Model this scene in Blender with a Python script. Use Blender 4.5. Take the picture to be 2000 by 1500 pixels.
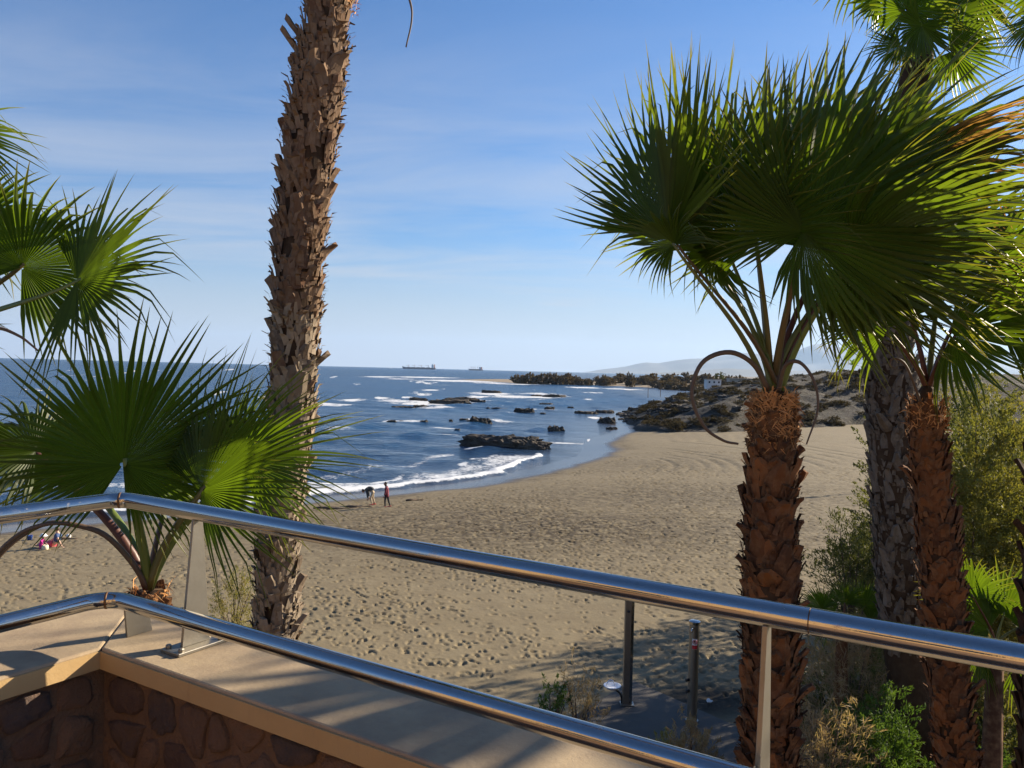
import bpy, bmesh, math, random
import numpy as np
from mathutils import Vector, Matrix, noise as mnoise

for o in list(bpy.data.objects): bpy.data.objects.remove(o)
SC = bpy.context.scene
COL = SC.collection
rad = math.radians

# ------------------------------------------------------------------ camera
FPX = 1550.0                      # focal length in pixels of the 2000 px wide photograph
PITCH, ROLL = rad(-1.0), rad(1.44)
CAM = np.array([0.0, 0.0, 9.2])   # sea level is z = 0
F_ = np.array([0, math.cos(PITCH), math.sin(PITCH)])
R0 = np.array([1.0, 0, 0]); U0 = np.array([0, -math.sin(PITCH), math.cos(PITCH)])
R_ = math.cos(ROLL) * R0 + math.sin(ROLL) * U0
U_ = -math.sin(ROLL) * R0 + math.cos(ROLL) * U0
cd = bpy.data.cameras.new('camera'); cam = bpy.data.objects.new('camera', cd); COL.objects.link(cam)
cd.sensor_width = 36.0; cd.sensor_fit = 'HORIZONTAL'; cd.lens = 36.0 * FPX / 2000.0
cd.clip_start = 0.05; cd.clip_end = 80000
cam.matrix_world = Matrix(((R_[0], U_[0], -F_[0], CAM[0]), (R_[1], U_[1], -F_[1], CAM[1]), (R_[2], U_[2], -F_[2], CAM[2]), (0, 0, 0, 1)))
SC.camera = cam

# ------------------------------------------------------------------ sky, sun, exposure
SUN_EL, SUN_AZ = rad(24), rad(61)     # azimuth measured from +Y (view direction) towards +X
SUNV = np.array([math.sin(SUN_AZ) * math.cos(SUN_EL), math.cos(SUN_AZ) * math.cos(SUN_EL), math.sin(SUN_EL)])
W = bpy.data.worlds.new('World'); SC.world = W; W.use_nodes = True
wn = W.node_tree.nodes; wl = W.node_tree.links
for n in list(wn): wn.remove(n)
sky = wn.new('ShaderNodeTexSky'); sky.sky_type = 'NISHITA'; sky.sun_disc = False
sky.sun_elevation = SUN_EL; sky.sun_rotation = SUN_AZ
sky.altitude = 0; sky.air_density = 1.1; sky.dust_density = 0.25; sky.ozone_density = 7.0
bg = wn.new('ShaderNodeBackground'); bg.inputs['Strength'].default_value = 0.06
wo = wn.new('ShaderNodeOutputWorld')
# thin cirrus: faint white wisps spread over the whole sky
tc = wn.new('ShaderNodeTexCoord')
sep = wn.new('ShaderNodeSeparateXYZ'); wl.new(tc.outputs['Generated'], sep.inputs[0])
def wmath(op, a, b=None, c=None):
    m = wn.new('ShaderNodeMath'); m.operation = op
    for i, v in enumerate((a, b, c)):
        if v is None: continue
        if isinstance(v, (int, float)): m.inputs[i].default_value = v
        else: wl.new(v, m.inputs[i])
    return m.outputs[0]
zc = wmath('MAXIMUM', sep.outputs['Z'], 0.03)
px_ = wmath('DIVIDE', sep.outputs['X'], wmath('ADD', zc, 0.12)); py_ = wmath('DIVIDE', sep.outputs['Y'], wmath('ADD', zc, 0.12))
comb = wn.new('ShaderNodeCombineXYZ'); wl.new(wmath('MULTIPLY', px_, 0.55), comb.inputs[0]); wl.new(wmath('MULTIPLY', py_, 1.5), comb.inputs[1])
n1 = wn.new('ShaderNodeTexNoise'); n1.inputs['Scale'].default_value = 1.1; n1.inputs['Detail'].default_value = 8; n1.inputs['Roughness'].default_value = 0.62; n1.inputs['Distortion'].default_value = 0.6
wl.new(comb.outputs[0], n1.inputs['Vector'])
mr = wn.new('ShaderNodeMapRange'); mr.inputs['From Min'].default_value = 0.30; mr.inputs['From Max'].default_value = 0.85; mr.inputs['To Max'].default_value = 0.98
wl.new(n1.outputs['Fac'], mr.inputs['Value'])
fade = wn.new('ShaderNodeMapRange'); fade.inputs['From Min'].default_value = 0.16; fade.inputs['From Max'].default_value = 0.41; fade.inputs['To Min'].default_value = 1.0; fade.inputs['To Max'].default_value = 0.06
wl.new(sep.outputs['Z'], fade.inputs['Value'])
# an old vapour trail among the wisps: a thin streak along part of a great circle
_r = lambda x, y: (lambda d: d / np.linalg.norm(d))(F_ + (x - 1000) / FPX * R_ - (y - 750) / FPX * U_)
_a, _b = _r(1078, 336), _r(1225, 452); _n = np.cross(_a, _b); _n /= np.linalg.norm(_n); _m = (_a + _b) / np.linalg.norm(_a + _b)
def wdot(v):
    x = wn.new('ShaderNodeVectorMath'); x.operation = 'DOT_PRODUCT'; wl.new(tc.outputs['Generated'], x.inputs[0]); x.inputs[1].default_value = tuple(map(float, v)); return x.outputs['Value']
wob = wn.new('ShaderNodeTexNoise'); wob.inputs['Scale'].default_value = 45; wob.inputs['Detail'].default_value = 4; wl.new(tc.outputs['Generated'], wob.inputs['Vector'])
tr = wmath('ABSOLUTE', wmath('ADD', wdot(_n), wmath('MULTIPLY', wmath('SUBTRACT', wob.outputs['Fac'], 0.5), 0.006)))
trm = wn.new('ShaderNodeMapRange'); trm.interpolation_type = 'SMOOTHSTEP'; trm.inputs['From Min'].default_value = 0.0; trm.inputs['From Max'].default_value = 0.0065; trm.inputs['To Min'].default_value = 0.8; trm.inputs['To Max'].default_value = 0.0; wl.new(tr, trm.inputs['Value'])
ln = wn.new('ShaderNodeMapRange'); ln.interpolation_type = 'SMOOTHSTEP'; ln.inputs['From Min'].default_value = float(_a @ _m) - 0.0008; ln.inputs['From Max'].default_value = float(_a @ _m) + 0.0004; wl.new(wdot(_m), ln.inputs['Value'])
cl = wmath('MAXIMUM', wmath('MULTIPLY', mr.outputs[0], fade.outputs[0]), wmath('MULTIPLY', wmath('MULTIPLY', trm.outputs[0], ln.outputs[0]), wob.outputs['Fac']))
veil = wn.new('ShaderNodeMapRange'); veil.interpolation_type = 'SMOOTHSTEP'; veil.inputs['From Min'].default_value = 0.0; veil.inputs['From Max'].default_value = 0.20; veil.inputs['To Min'].default_value = 0.85; veil.inputs['To Max'].default_value = 0.0; wl.new(sep.outputs['Z'], veil.inputs['Value'])
cl = wmath('MAXIMUM', cl, veil.outputs[0])
mix = wn.new('ShaderNodeMixRGB'); wl.new(cl, mix.inputs['Fac'])
tint = wn.new('ShaderNodeMixRGB'); tint.blend_type = 'MULTIPLY'; tint.inputs[0].default_value = 1.0; wl.new(sky.outputs[0], tint.inputs[1]); tint.inputs[2].default_value = (0.75, 0.94, 1.07, 1)
wl.new(tint.outputs[0], mix.inputs[1])
mix.inputs[2].default_value = (4.7, 4.9, 5.35, 1)
wl.new(mix.outputs[0], bg.inputs['Color']); wl.new(bg.outputs[0], wo.inputs['Surface'])
sl = bpy.data.lights.new('sun', 'SUN'); sl.energy = 5.0; sl.angle = rad(0.5); sl.color = (1.0, 0.86, 0.66)
so = bpy.data.objects.new('sun', sl); COL.objects.link(so)
so.rotation_euler = Vector(SUNV).to_track_quat('Z', 'Y').to_euler(); so.location = (20, 20, 40)
SC.view_settings.view_transform = 'Standard'; SC.view_settings.look = 'None'; SC.view_settings.gamma = 1.0
SC.view_settings.use_curve_mapping = False
SC.view_settings.exposure = 1.22
SC.render.engine = 'CYCLES'
SC.cycles.use_denoising = True
SC.cycles.max_bounces = 6; SC.cycles.diffuse_bounces = 3; SC.cycles.glossy_bounces = 3; SC.cycles.transmission_bounces = 4
SC.cycles.volume_bounces = 0; SC.cycles.transparent_max_bounces = 8
SC.cycles.caustics_reflective = False; SC.cycles.caustics_refractive = False

# ------------------------------------------------------------------ pixel helpers (directions only; distances come from what a thing touches)
def ray(x, y): return F_ + (x - 1000) / FPX * R_ - (y - 750) / FPX * U_
def at(x, y, D): return CAM + ray(x, y) * D
def onz(x, y, z): d = ray(x, y); return CAM + d * ((z - CAM[2]) / d[2])
def V(a): return np.array(a, float)
def nrm(a): a = V(a); return a / max(np.linalg.norm(a), 1e-9)

# ------------------------------------------------------------------ noise on numpy arrays
def _h(ix, iy, s):
    n = (ix * 374761393 + iy * 668265263 + s * 974711) & 0x7fffffff
    n = ((n ^ (n >> 13)) * 1274126177) & 0x7fffffff
    return ((n ^ (n >> 16)) & 0xffff) / 65535.0
def vnoise(x, y, s=0):
    x = np.asarray(x, float); y = np.asarray(y, float)
    ix = np.floor(x).astype(np.int64); iy = np.floor(y).astype(np.int64); fx = x - ix; fy = y - iy
    fx = fx * fx * (3 - 2 * fx); fy = fy * fy * (3 - 2 * fy)
    a = _h(ix, iy, s); b = _h(ix + 1, iy, s); c = _h(ix, iy + 1, s); d = _h(ix + 1, iy + 1, s)
    return (a * (1 - fx) + b * fx) * (1 - fy) + (c * (1 - fx) + d * fx) * fy
def fbm(x, y, o=4, s=0):
    r = 0; a = 0.5; t = 0
    for i in range(o):
        r = r + a * vnoise(x, y, s + i * 17); t += a; a *= 0.5; x = np.asarray(x) * 2.03 + 5.1; y = np.asarray(y) * 2.03 + 1.7
    return r / t
def sstep(a, b, x): t = np.clip((x - a) / (b - a), 0, 1); return t * t * (3 - 2 * t)

# ------------------------------------------------------------------ materials
def srgb(r, g, b): 
    f = lambda c: (c / 255 / 12.92) if c / 255 <= 0.04045 else ((c / 255 + 0.055) / 1.055) ** 2.4
    return (f(r), f(g), f(b))
MATS = {}
class NT:
    def __init__(s, name):
        s.m = bpy.data.materials.new(name); s.m.use_nodes = True; MATS[name] = s.m
        s.n = s.m.node_tree.nodes; s.l = s.m.node_tree.links
        s.b = s.n['Principled BSDF']; s.out = s.n['Material Output']
    def node(s, t, **kw):
        x = s.n.new('ShaderNode' + t)
        for k, v in kw.items():
            if k in x.inputs: s.put(v, x.inputs[k])
            else: setattr(x, k, v)
        return x
    def put(s, v, sock):
        if hasattr(v, 'links') or isinstance(v, bpy.types.NodeSocket): s.l.new(v, sock)
        else:
            if sock.type == 'RGBA' and len(v) == 3: v = (*v, 1)
            sock.default_value = v
    def math(s, op, a, b=0.0, c=0.0):
        x = s.n.new('ShaderNodeMath'); x.operation = op
        for i, v in enumerate((a, b, c)): s.put(v, x.inputs[i])
        return x.outputs[0]
    def mix(s, f, a, b, mode='MIX'):
        x = s.n.new('ShaderNodeMixRGB'); x.blend_type = mode
        s.put(f, x.inputs[0]); s.put(a, x.inputs[1]); s.put(b, x.inputs[2]); return x.outputs[0]
    def noise(s, scale, detail=4, rough=0.55, vec=None, dist=0.0, out='Fac'):
        x = s.n.new('ShaderNodeTexNoise'); x.inputs['Scale'].default_value = scale; x.inputs['Detail'].default_value = detail
        x.inputs['Roughness'].default_value = rough; x.inputs['Distortion'].default_value = dist
        if vec is not None: s.l.new(vec, x.inputs['Vector'])
        return x.outputs[out]
    def ramp(s, f, *stops):
        x = s.n.new('ShaderNodeValToRGB'); e = x.color_ramp.elements
        while len(e) < len(stops): e.new(0.5)
        for i, (p, c) in enumerate(stops): e[i].position = p; e[i].color = (*c, 1) if len(c) == 3 else c
        s.put(f, x.inputs[0]); return x.outputs[0]
    def rng(s, f, a, b, c=0.0, d=1.0):
        x = s.n.new('ShaderNodeMapRange'); s.put(f, x.inputs[0])
        for i, v in enumerate((a, b, c, d)): x.inputs[i + 1].default_value = v
        return x.outputs[0]
    def obj(s): return s.node('TexCoord').outputs['Object']
    def pos(s): return s.node('NewGeometry').outputs['Position']
    def mapping(s, vec, scale=(1, 1, 1), rot=(0, 0, 0)):
        x = s.n.new('ShaderNodeMapping'); s.l.new(vec, x.inputs[0]); x.inputs['Scale'].default_value = scale; x.inputs['Rotation'].default_value = rot; return x.outputs[0]
    def attr(s, name, out='Fac'): x = s.n.new('ShaderNodeAttribute'); x.attribute_name = name; return x.outputs[out]
    def rand(s): return s.node('ObjectInfo').outputs['Random']
    def bump(s, h, strength=0.5, dist=0.02, normal=None):
        x = s.n.new('ShaderNodeBump'); x.inputs['Strength'].default_value = strength; x.inputs['Distance'].default_value = dist
        s.l.new(h, x.inputs['Height'])
        if normal is not None: s.l.new(normal, x.inputs['Normal'])
        s.l.new(x.outputs[0], s.b.inputs['Normal']); return x.outputs[0]
    def set(s, **kw):
        for k, v in kw.items():
            k2 = {'color': 'Base Color', 'rough': 'Roughness', 'metal': 'Metallic', 'ior': 'IOR', 'spec': 'Specular IOR Level', 'sheen': 'Sheen Weight', 'coat': 'Coat Weight'}[k]
            s.put(v, s.b.inputs[k2])
        return s

def plain(name, col, rough=0.7, metal=0.0, var=0.12, scale=12.0, bump=0.0):
    t = NT(name); p = t.obj(); n = t.noise(scale, 4, 0.6, p)
    c = t.mix(n, tuple(x * (1 - var) for x in col), tuple(min(1, x * (1 + var)) for x in col)); t.set(color=c, rough=rough, metal=metal)
    if bump: t.bump(t.noise(scale * 3, 5, 0.6, p), bump, 0.01)
    return t.m

# sand
t = NT('sand'); p = t.pos()
big = t.noise(0.09, 5, 0.6, p); mid = t.noise(1.1, 5, 0.62, p); fine = t.noise(14, 3, 0.6, p)
c = t.mix(big, (0.187, 0.150, 0.087), (0.245, 0.200, 0.123))
c = t.mix(t.rng(mid, 0.35, 0.75, 0, 0.45), c, (0.135, 0.098, 0.056))
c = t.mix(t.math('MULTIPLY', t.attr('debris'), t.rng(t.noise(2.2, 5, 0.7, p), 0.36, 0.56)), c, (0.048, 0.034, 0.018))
c = t.mix(t.rng(fine, 0.3, 0.8, 0, 0.25), c, (0.095, 0.07, 0.042))
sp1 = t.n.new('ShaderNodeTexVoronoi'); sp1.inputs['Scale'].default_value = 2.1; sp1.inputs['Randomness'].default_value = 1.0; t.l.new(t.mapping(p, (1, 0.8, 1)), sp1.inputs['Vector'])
c = t.mix(t.math('MULTIPLY', t.rng(sp1.outputs['Distance'], 0.12, 0.24, 1, 0), t.rng(t.noise(0.28, 5, 0.65, p), 0.40, 0.60, 0.05, 0.85)), c, (0.045, 0.034, 0.02))   # dark specks: weed scraps doubling as painted shade of footprint dents
c = t.mix(t.attr('damp'), c, (0.022, 0.017, 0.012))
wet = t.attr('wet'); c = t.mix(wet, c, (0.045, 0.034, 0.024))
t.set(color=c, rough=t.rng(wet, 0, 1, 0.92, 0.24), spec=t.rng(wet, 0, 1, 0.25, 0.6))
h = t.math('ADD', t.math('MULTIPLY', t.noise(3.2, 5, 0.66, p), 0.8), t.math('MULTIPLY', fine, 0.12))
h = t.math('MULTIPLY', h, t.rng(wet, 0, 0.6, 1, 0.0))
t.bump(h, 0.6, 0.045)

# sea
t = NT('sea_water'); p = t.pos()
foam = t.attr('foam'); shal = t.attr('shallow')
w1 = t.noise(0.55, 6, 0.62, t.mapping(p, (0.55, 1.15, 1), (0, 0, rad(-25))), 0.4)
w2 = t.noise(0.06, 5, 0.65, t.mapping(p, (0.5, 1.4, 1), (0, 0, rad(-20))), 0.3)
w3 = t.noise(0.0045, 6, 0.75, t.mapping(p, (0.4, 1.6, 1)))
deep = t.mix(t.rng(w3, 0.3, 0.7), (0.008, 0.048, 0.13), (0.012, 0.072, 0.165))
deep = t.mix(t.rng(w2, 0.4, 0.75), deep, (0.006, 0.036, 0.085))
c = t.mix(shal, deep, (0.055, 0.052, 0.048))
lace = t.noise(1.5, 8, 0.72, p, 1.2)
lace2 = t.noise(0.16, 7, 0.7, t.mapping(p, (1.2, 0.7, 1)), 1.0)
lace = t.math('ADD', t.math('MULTIPLY', lace, 0.55), t.math('MULTIPLY', lace2, t.rng(t.attr('far'), 0, 1, 0.45, 1.0)))
lace = t.math('SUBTRACT', lace, t.rng(t.attr('far'), 0, 1, 0.0, 0.275))
fo = t.math('SMOOTH_MIN', 1.0, t.rng(t.math('ADD', foam, t.math('MULTIPLY', t.math('SUBTRACT', lace, 0.5), 2.3)), 0.46, 0.72), 0.05)
fo = t.math('MAXIMUM', fo, 0.0)
t.set(color=c, rough=t.rng(t.attr('far'), 0, 1, 0.12, 0.25), ior=1.33, spec=t.rng(t.attr('far'), 0, 1, 0.42, 0.26))
w0 = t.noise(2.2, 4, 0.6, t.mapping(p, (0.6, 1.2, 1), (0, 0, rad(-22))), 0.3)
hb = t.math('ADD', t.math('ADD', t.math('MULTIPLY', w1, 1.1), t.math('MULTIPLY', w0, 0.35)), t.math('MULTIPLY', w2, 3.0))
hb = t.math('MULTIPLY', hb, t.attr('rough'))
t.bump(hb, 1.0, 0.55)
fb = t.node('BsdfDiffuse'); fb.inputs['Color'].default_value = (0.62, 0.64, 0.66, 1)
ms = t.node('MixShader'); t.l.new(fo, ms.inputs[0]); t.l.new(t.b.outputs[0], ms.inputs[1]); t.l.new(fb.outputs[0], ms.inputs[2])
t.l.new(ms.outputs[0], t.out.inputs[0])

# dark volcanic sea rock
t = NT('sea_rock'); p = t.pos(); n = t.noise(1.6, 8, 0.68, p)
c = t.mix(n, (0.018, 0.015, 0.013), (0.075, 0.057, 0.041)); c = t.mix(t.rng(t.noise(0.7, 3, 0.5, p), 0.45, 0.7), c, (0.095, 0.073, 0.048))
t.set(color=c, rough=0.85); t.bump(t.noise(5, 8, 0.7, p), 0.9, 0.25)
# headland earth
t = NT('headland_earth'); p = t.pos(); n = t.noise(0.16, 7, 0.68, p)
c = t.ramp(n, (0.30, (0.018, 0.014, 0.010)), (0.46, (0.036, 0.026, 0.018)), (0.60, (0.040, 0.029, 0.020)), (0.78, (0.068, 0.049, 0.032)))
c = t.mix(t.rng(t.noise(1.1, 6, 0.7, p), 0.4, 0.7), c, (0.045, 0.042, 0.026))
t.set(color=c, rough=0.95); t.bump(t.noise(0.9, 8, 0.7, p), 1.0, 0.8)
# coastal plain
t = NT('plain_earth'); p = t.pos(); n = t.noise(0.012, 7, 0.66, p)
c = t.ramp(n, (0.35, (0.17, 0.13, 0.08)), (0.5, (0.20, 0.15, 0.095)), (0.62, (0.08, 0.07, 0.035)))
t.set(color=t.mix(t.attr('veg'), (0.25, 0.19, 0.12), c), rough=0.95)
t = NT('mountain_rock'); p = t.pos(); n = t.noise(0.0011, 7, 0.62, p)
t.set(color=t.mix(n, (0.07, 0.065, 0.045), (0.16, 0.135, 0.10)), rough=0.95)

# palm materials
def trunk_mat(name, c0, c1, c2):
    t = NT(name); p = t.obj(); r = t.rand()
    n = t.noise(9, 6, 0.65, p)
    c = t.mix(r, c0, c1); c = t.mix(t.rng(n, 0.42, 0.7), c, c2)
    st = t.noise(40, 4, 0.6, t.mapping(p, (1, 1, 0.12)))
    c = t.mix(t.math('MULTIPLY', st, 0.5), c, tuple(x * 0.35 for x in c0)); t.set(color=c, rough=0.9, spec=0.15)
    t.bump(st, 0.6, 0.012); return t.m
trunk_mat('bark_grey', (0.34, 0.27, 0.195), (0.13, 0.09, 0.062), (0.38, 0.31, 0.235))
trunk_mat('bark_upper', (0.24, 0.155, 0.095), (0.11, 0.052, 0.030), (0.29, 0.21, 0.145))
trunk_mat('bark_red', (0.25, 0.105, 0.040), (0.055, 0.031, 0.020), (0.23, 0.135, 0.072))
trunk_mat('bark_dull', (0.22, 0.175, 0.135), (0.09, 0.068, 0.052), (0.25, 0.205, 0.16))
trunk_mat('bark_core', (0.055, 0.033, 0.020), (0.075, 0.045, 0.026), (0.10, 0.065, 0.04))
plain('palm_fibre', (0.52, 0.25, 0.085), 0.85, 0, 0.4, 30)
def leaf_mat(name, c0, c1, tip, trans, rough=0.38):
    t = NT(name); p = t.pos(); tt = t.attr('tip'); sh = t.attr('shade')
    n = t.noise(4, 3, 0.5, p)
    c = t.mix(n, c0, c1); c = t.mix(t.math('MULTIPLY', sh, 0.6), c, tuple(x * 1.5 for x in c1))
    c = t.mix(t.math('MULTIPLY', t.math('POWER', tt, 5.0), 0.75), c, tip)
    t.set(color=c, rough=rough, spec=0.28)
    tr = t.node('BsdfTranslucent'); t.l.new(t.mix(1.0, c, (trans[0], trans[1], trans[2]), 'MULTIPLY'), tr.inputs['Color'])
    ad = t.node('MixShader'); ad.inputs[0].default_value = 0.45
    t.l.new(t.b.outputs[0], ad.inputs[1]); t.l.new(tr.outputs[0], ad.inputs[2]); t.l.new(ad.outputs[0], t.out.inputs[0]); return t.m
leaf_mat('palm_leaf', (0.028, 0.050, 0.007), (0.052, 0.082, 0.010), (0.19, 0.14, 0.04), (2.7, 2.7, 0.7), 0.42)
leaf_mat('palm_leaf_dry', (0.16, 0.10, 0.03), (0.22, 0.15, 0.05), (0.34, 0.22, 0.09), (1.5, 1.2, 0.7), 0.6)
t = NT('petiole'); p = t.obj(); r = t.rand()
t.set(color=t.mix(t.rng(r, 0.25, 0.75), (0.115, 0.15, 0.025), (0.10, 0.036, 0.024)), rough=0.42)
t.bump(t.noise(30, 3, 0.5, t.mapping(p, (1, 1, 0.1))), 0.2, 0.01)
plain('stalk', (0.10, 0.062, 0.038), 0.6, 0, 0.4, 14)
def bush_mat(name, c0, c1, tr=(1.6, 1.6, 0.8)):
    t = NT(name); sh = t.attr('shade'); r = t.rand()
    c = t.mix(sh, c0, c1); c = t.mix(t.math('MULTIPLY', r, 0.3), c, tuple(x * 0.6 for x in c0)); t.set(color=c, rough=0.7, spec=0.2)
    b = t.node('BsdfTranslucent'); t.l.new(t.mix(1.0, c, tr, 'MULTIPLY'), b.inputs['Color'])
    a = t.node('MixShader'); a.inputs[0].default_value = 0.3
    t.l.new(t.b.outputs[0], a.inputs[1]); t.l.new(b.outputs[0], a.inputs[2]); t.l.new(a.outputs[0], t.out.inputs[0]); return t.m
bush_mat('tamarisk_leaf', (0.11, 0.125, 0.03), (0.24, 0.205, 0.055), (1.8, 1.8, .8))
bush_mat('dark_tamarisk', (0.075, 0.088, 0.026), (0.15, 0.15, 0.048))
bush_mat('fresh_leaf', (0.045, 0.095, 0.016), (0.10, 0.155, 0.03))
bush_mat('dry_twig', (0.24, 0.165, 0.10), (0.36, 0.265, 0.165))
bush_mat('straw', (0.28, 0.215, 0.09), (0.21, 0.21, 0.06))
bush_mat('scrub_leaf', (0.050, 0.040, 0.024), (0.095, 0.072, 0.045))
bush_mat('spit_leaf', (0.075, 0.058, 0.032), (0.15, 0.10, 0.060))
plain('wood_bark', (0.10, 0.07, 0.05), 0.9, 0, 0.4, 8, 0.4)

# built things
t = NT('coping_concrete'); p = t.pos(); n = t.noise(7, 7, 0.65, p)
c = t.mix(n, (0.33, 0.245, 0.150), (0.44, 0.335, 0.205)); c = t.mix(t.rng(t.noise(3.1, 7, 0.7, p), 0.42, 0.66, 0, 0.75), c, (0.21, 0.15, 0.10))
c = t.mix(t.rng(t.noise(160, 2, 0.5, p), 0.62, 0.8, 0, 0.35), c, (0.22, 0.16, 0.12))
t.set(color=c, rough=0.85); t.bump(t.noise(90, 5, 0.7, p), 0.35, 0.004)
t = NT('coping_bounce_tint'); p = t.pos(); n = t.noise(9, 6, 0.6, p)  # coping edge: warm light bounced off the floor, put into the colour
c = t.mix(n, (0.40, 0.255, 0.105), (0.48, 0.325, 0.145)); c = t.mix(t.rng(t.noise(30, 5, 0.7, t.mapping(p, (1, 1, 0.2))), 0.58, 0.8, 0, 0.5), c, (0.33, 0.20, 0.10))
t.set(color=c, rough=0.8); t.bump(t.noise(70, 5, 0.7, p), 0.3, 0.004)
t = NT('mortar'); p = t.pos(); n = t.noise(12, 7, 0.7, p)
t.set(color=t.mix(n, (0.13, 0.075, 0.043), (0.22, 0.13, 0.075)), rough=0.95); t.bump(t.noise(40, 6, 0.7, p), 0.9, 0.02)
t = NT('wall_stone'); p = t.pos(); r = t.rand(); n = t.noise(14, 7, 0.7, p)
c = t.ramp(r, (0.0, (0.065, 0.046, 0.042)), (0.28, (0.24, 0.12, 0.065)), (0.5, (0.30, 0.17, 0.095)), (0.72, (0.19, 0.11, 0.07)), (0.9, (0.10, 0.075, 0.068)))
c = t.mix(t.rng(n, 0.4, 0.75), c, (0.20, 0.115, 0.066)); c = t.mix(t.rng(t.noise(45, 5, 0.7, p), 0.6, 0.75, 0, 0.5), c, (0.25, 0.165, 0.10))
t.set(color=c, rough=0.8); t.bump(t.noise(22, 8, 0.75, p), 1.0, 0.035)
plain('building_render', (0.42, 0.27, 0.13), 0.85, 0, 0.1, 2, 0.2)
plain('terrace_paving', (0.30, 0.185, 0.11), 0.85, 0, 0.2, 3, 0.2)
t = NT('stainless'); p = t.pos()
sm = t.rng(t.noise(60, 6, 0.75, p), 0.56, 0.72); gr = t.rng(t.noise(9, 6, 0.7, p), 0.45, 0.7)
t.set(color=t.mix(t.math('MULTIPLY', sm, 0.5), (0.40, 0.39, 0.38), (0.30, 0.235, 0.17)), metal=1.0, rough=t.math('ADD', t.math('ADD', 0.06, t.math('MULTIPLY', gr, 0.12)), t.math('MULTIPLY', sm, 0.25)))
t.bump(t.noise(200, 3, 0.6, p), 0.03, 0.002)
t = NT('brushed_steel'); p = t.pos(); n = t.noise(25, 5, 0.7, p)
t.set(color=t.mix(n, (0.22, 0.20, 0.165), (0.32, 0.295, 0.25)), metal=0.85, rough=0.42); t.bump(t.noise(120, 4, 0.6, p), 0.08, 0.003)
plain('weld_stain', (0.16, 0.085, 0.04), 0.55, 0.5, 0.4, 60)
plain('concrete_slab', (0.085, 0.075, 0.064), 0.9, 0, 0.2, 2.5, 0.3)
plain('wet_sand', (0.035, 0.029, 0.022), 0.35, 0, 0.3, 3, 0.2)
plain('white_enamel', (0.78, 0.80, 0.84), 0.3, 0, 0.03)
plain('dark_iron', (0.03, 0.028, 0.027), 0.5, 0.3, 0.2)
plain('sign_white', (0.80, 0.80, 0.78), 0.5, 0, 0.03); plain('sign_red', (0.55, 0.03, 0.035), 0.5, 0, 0.05); plain('sign_black', (0.02, 0.02, 0.02), 0.5, 0, 0.0)
plain('skin', (0.52, 0.31, 0.21), 0.55, 0, 0.06); plain('hair_dark', (0.018, 0.013, 0.011), 0.6, 0, 0.2)
plain('coat_burgundy', (0.16, 0.018, 0.035), 0.8, 0, 0.2); plain('cloth_black', (0.018, 0.018, 0.022), 0.85, 0, 0.2)
plain('jacket_dark', (0.035, 0.038, 0.040), 0.75, 0, 0.2); plain('cloth_khaki', (0.42, 0.33, 0.22), 0.85, 0, 0.15)
plain('shoe_red', (0.58, 0.12, 0.09), 0.6, 0, 0.1); plain('shirt_blue', (0.035, 0.07, 0.17), 0.8, 0, 0.2)
plain('shorts_pink', (0.72, 0.10, 0.15), 0.8, 0, 0.1); plain('cloth_magenta', (0.55, 0.02, 0.24), 0.8, 0, 0.1)
plain('cloth_cream', (0.74, 0.66, 0.48), 0.8, 0, 0.1); plain('plastic_blue', (0.02, 0.07, 0.30), 0.4, 0, 0.05); plain('hair_brown', (0.06, 0.03, 0.018), 0.6, 0, 0.2)
plain('ship_hull', (0.035, 0.045, 0.085), 0.6, 0, 0.2, 0.05); plain('ship_white', (0.74, 0.74, 0.72), 0.5, 0, 0.05, 0.05); plain('ship_crane', (0.20, 0.18, 0.20), 0.6, 0, 0.1, 0.05); plain('ship_red', (0.25, 0.05, 0.04), 0.6, 0, 0.1, 0.05)
plain('house_white', (0.72, 0.70, 0.66), 0.8, 0, 0.06, 0.5); plain('house_tan', (0.42, 0.34, 0.26), 0.85, 0, 0.1, 0.5); plain('window_dark', (0.03, 0.035, 0.045), 0.2)
plain('driftwood', (0.11, 0.075, 0.05), 0.9, 0, 0.3, 6)

# ------------------------------------------------------------------ mesh helpers
ORG = {}
def link(o, parent=None):
    COL.objects.link(o)
    if parent is not None: o.parent = parent
    return o
def tag(o, label=None, cat=None, group=None, kind=None):
    if label: o['label'] = label
    if cat: o['category'] = cat
    if group: o['group'] = group
    if kind: o['kind'] = kind
    return o
def thing(name, loc, label, cat, group=None):
    o = bpy.data.objects.new(name, None); o.empty_display_size = 0.2; COL.objects.link(o); o.location = [float(x) for x in loc]
    ORG[o.name] = V(loc); return tag(o, label, cat, group)
def origin(o):
    while o is not None:
        if o.name in ORG: return ORG[o.name]
        o = o.parent
    return np.zeros(3)
def npmesh(name, v, f, smooth=False, attrs=None):
    v = np.asarray(v, np.float32); f = np.asarray(f, np.int32); k = f.shape[1]
    me = bpy.data.meshes.new(name); me.vertices.add(len(v)); me.vertices.foreach_set('co', v.ravel())
    me.loops.add(f.size); me.loops.foreach_set('vertex_index', f.ravel())
    me.polygons.add(len(f)); me.polygons.foreach_set('loop_start', np.arange(0, f.size, k, dtype=np.int32))
    me.polygons.foreach_set('loop_total', np.full(len(f), k, np.int32))
    me.polygons.foreach_set('use_smooth', np.full(len(f), smooth, bool))
    for n, a in (attrs or {}).items():
        at_ = me.attributes.new(n, 'FLOAT', 'POINT'); at_.data.foreach_set('value', np.asarray(a, np.float32).ravel())
    me.update(calc_edges=True); me.validate(); return me
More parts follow.
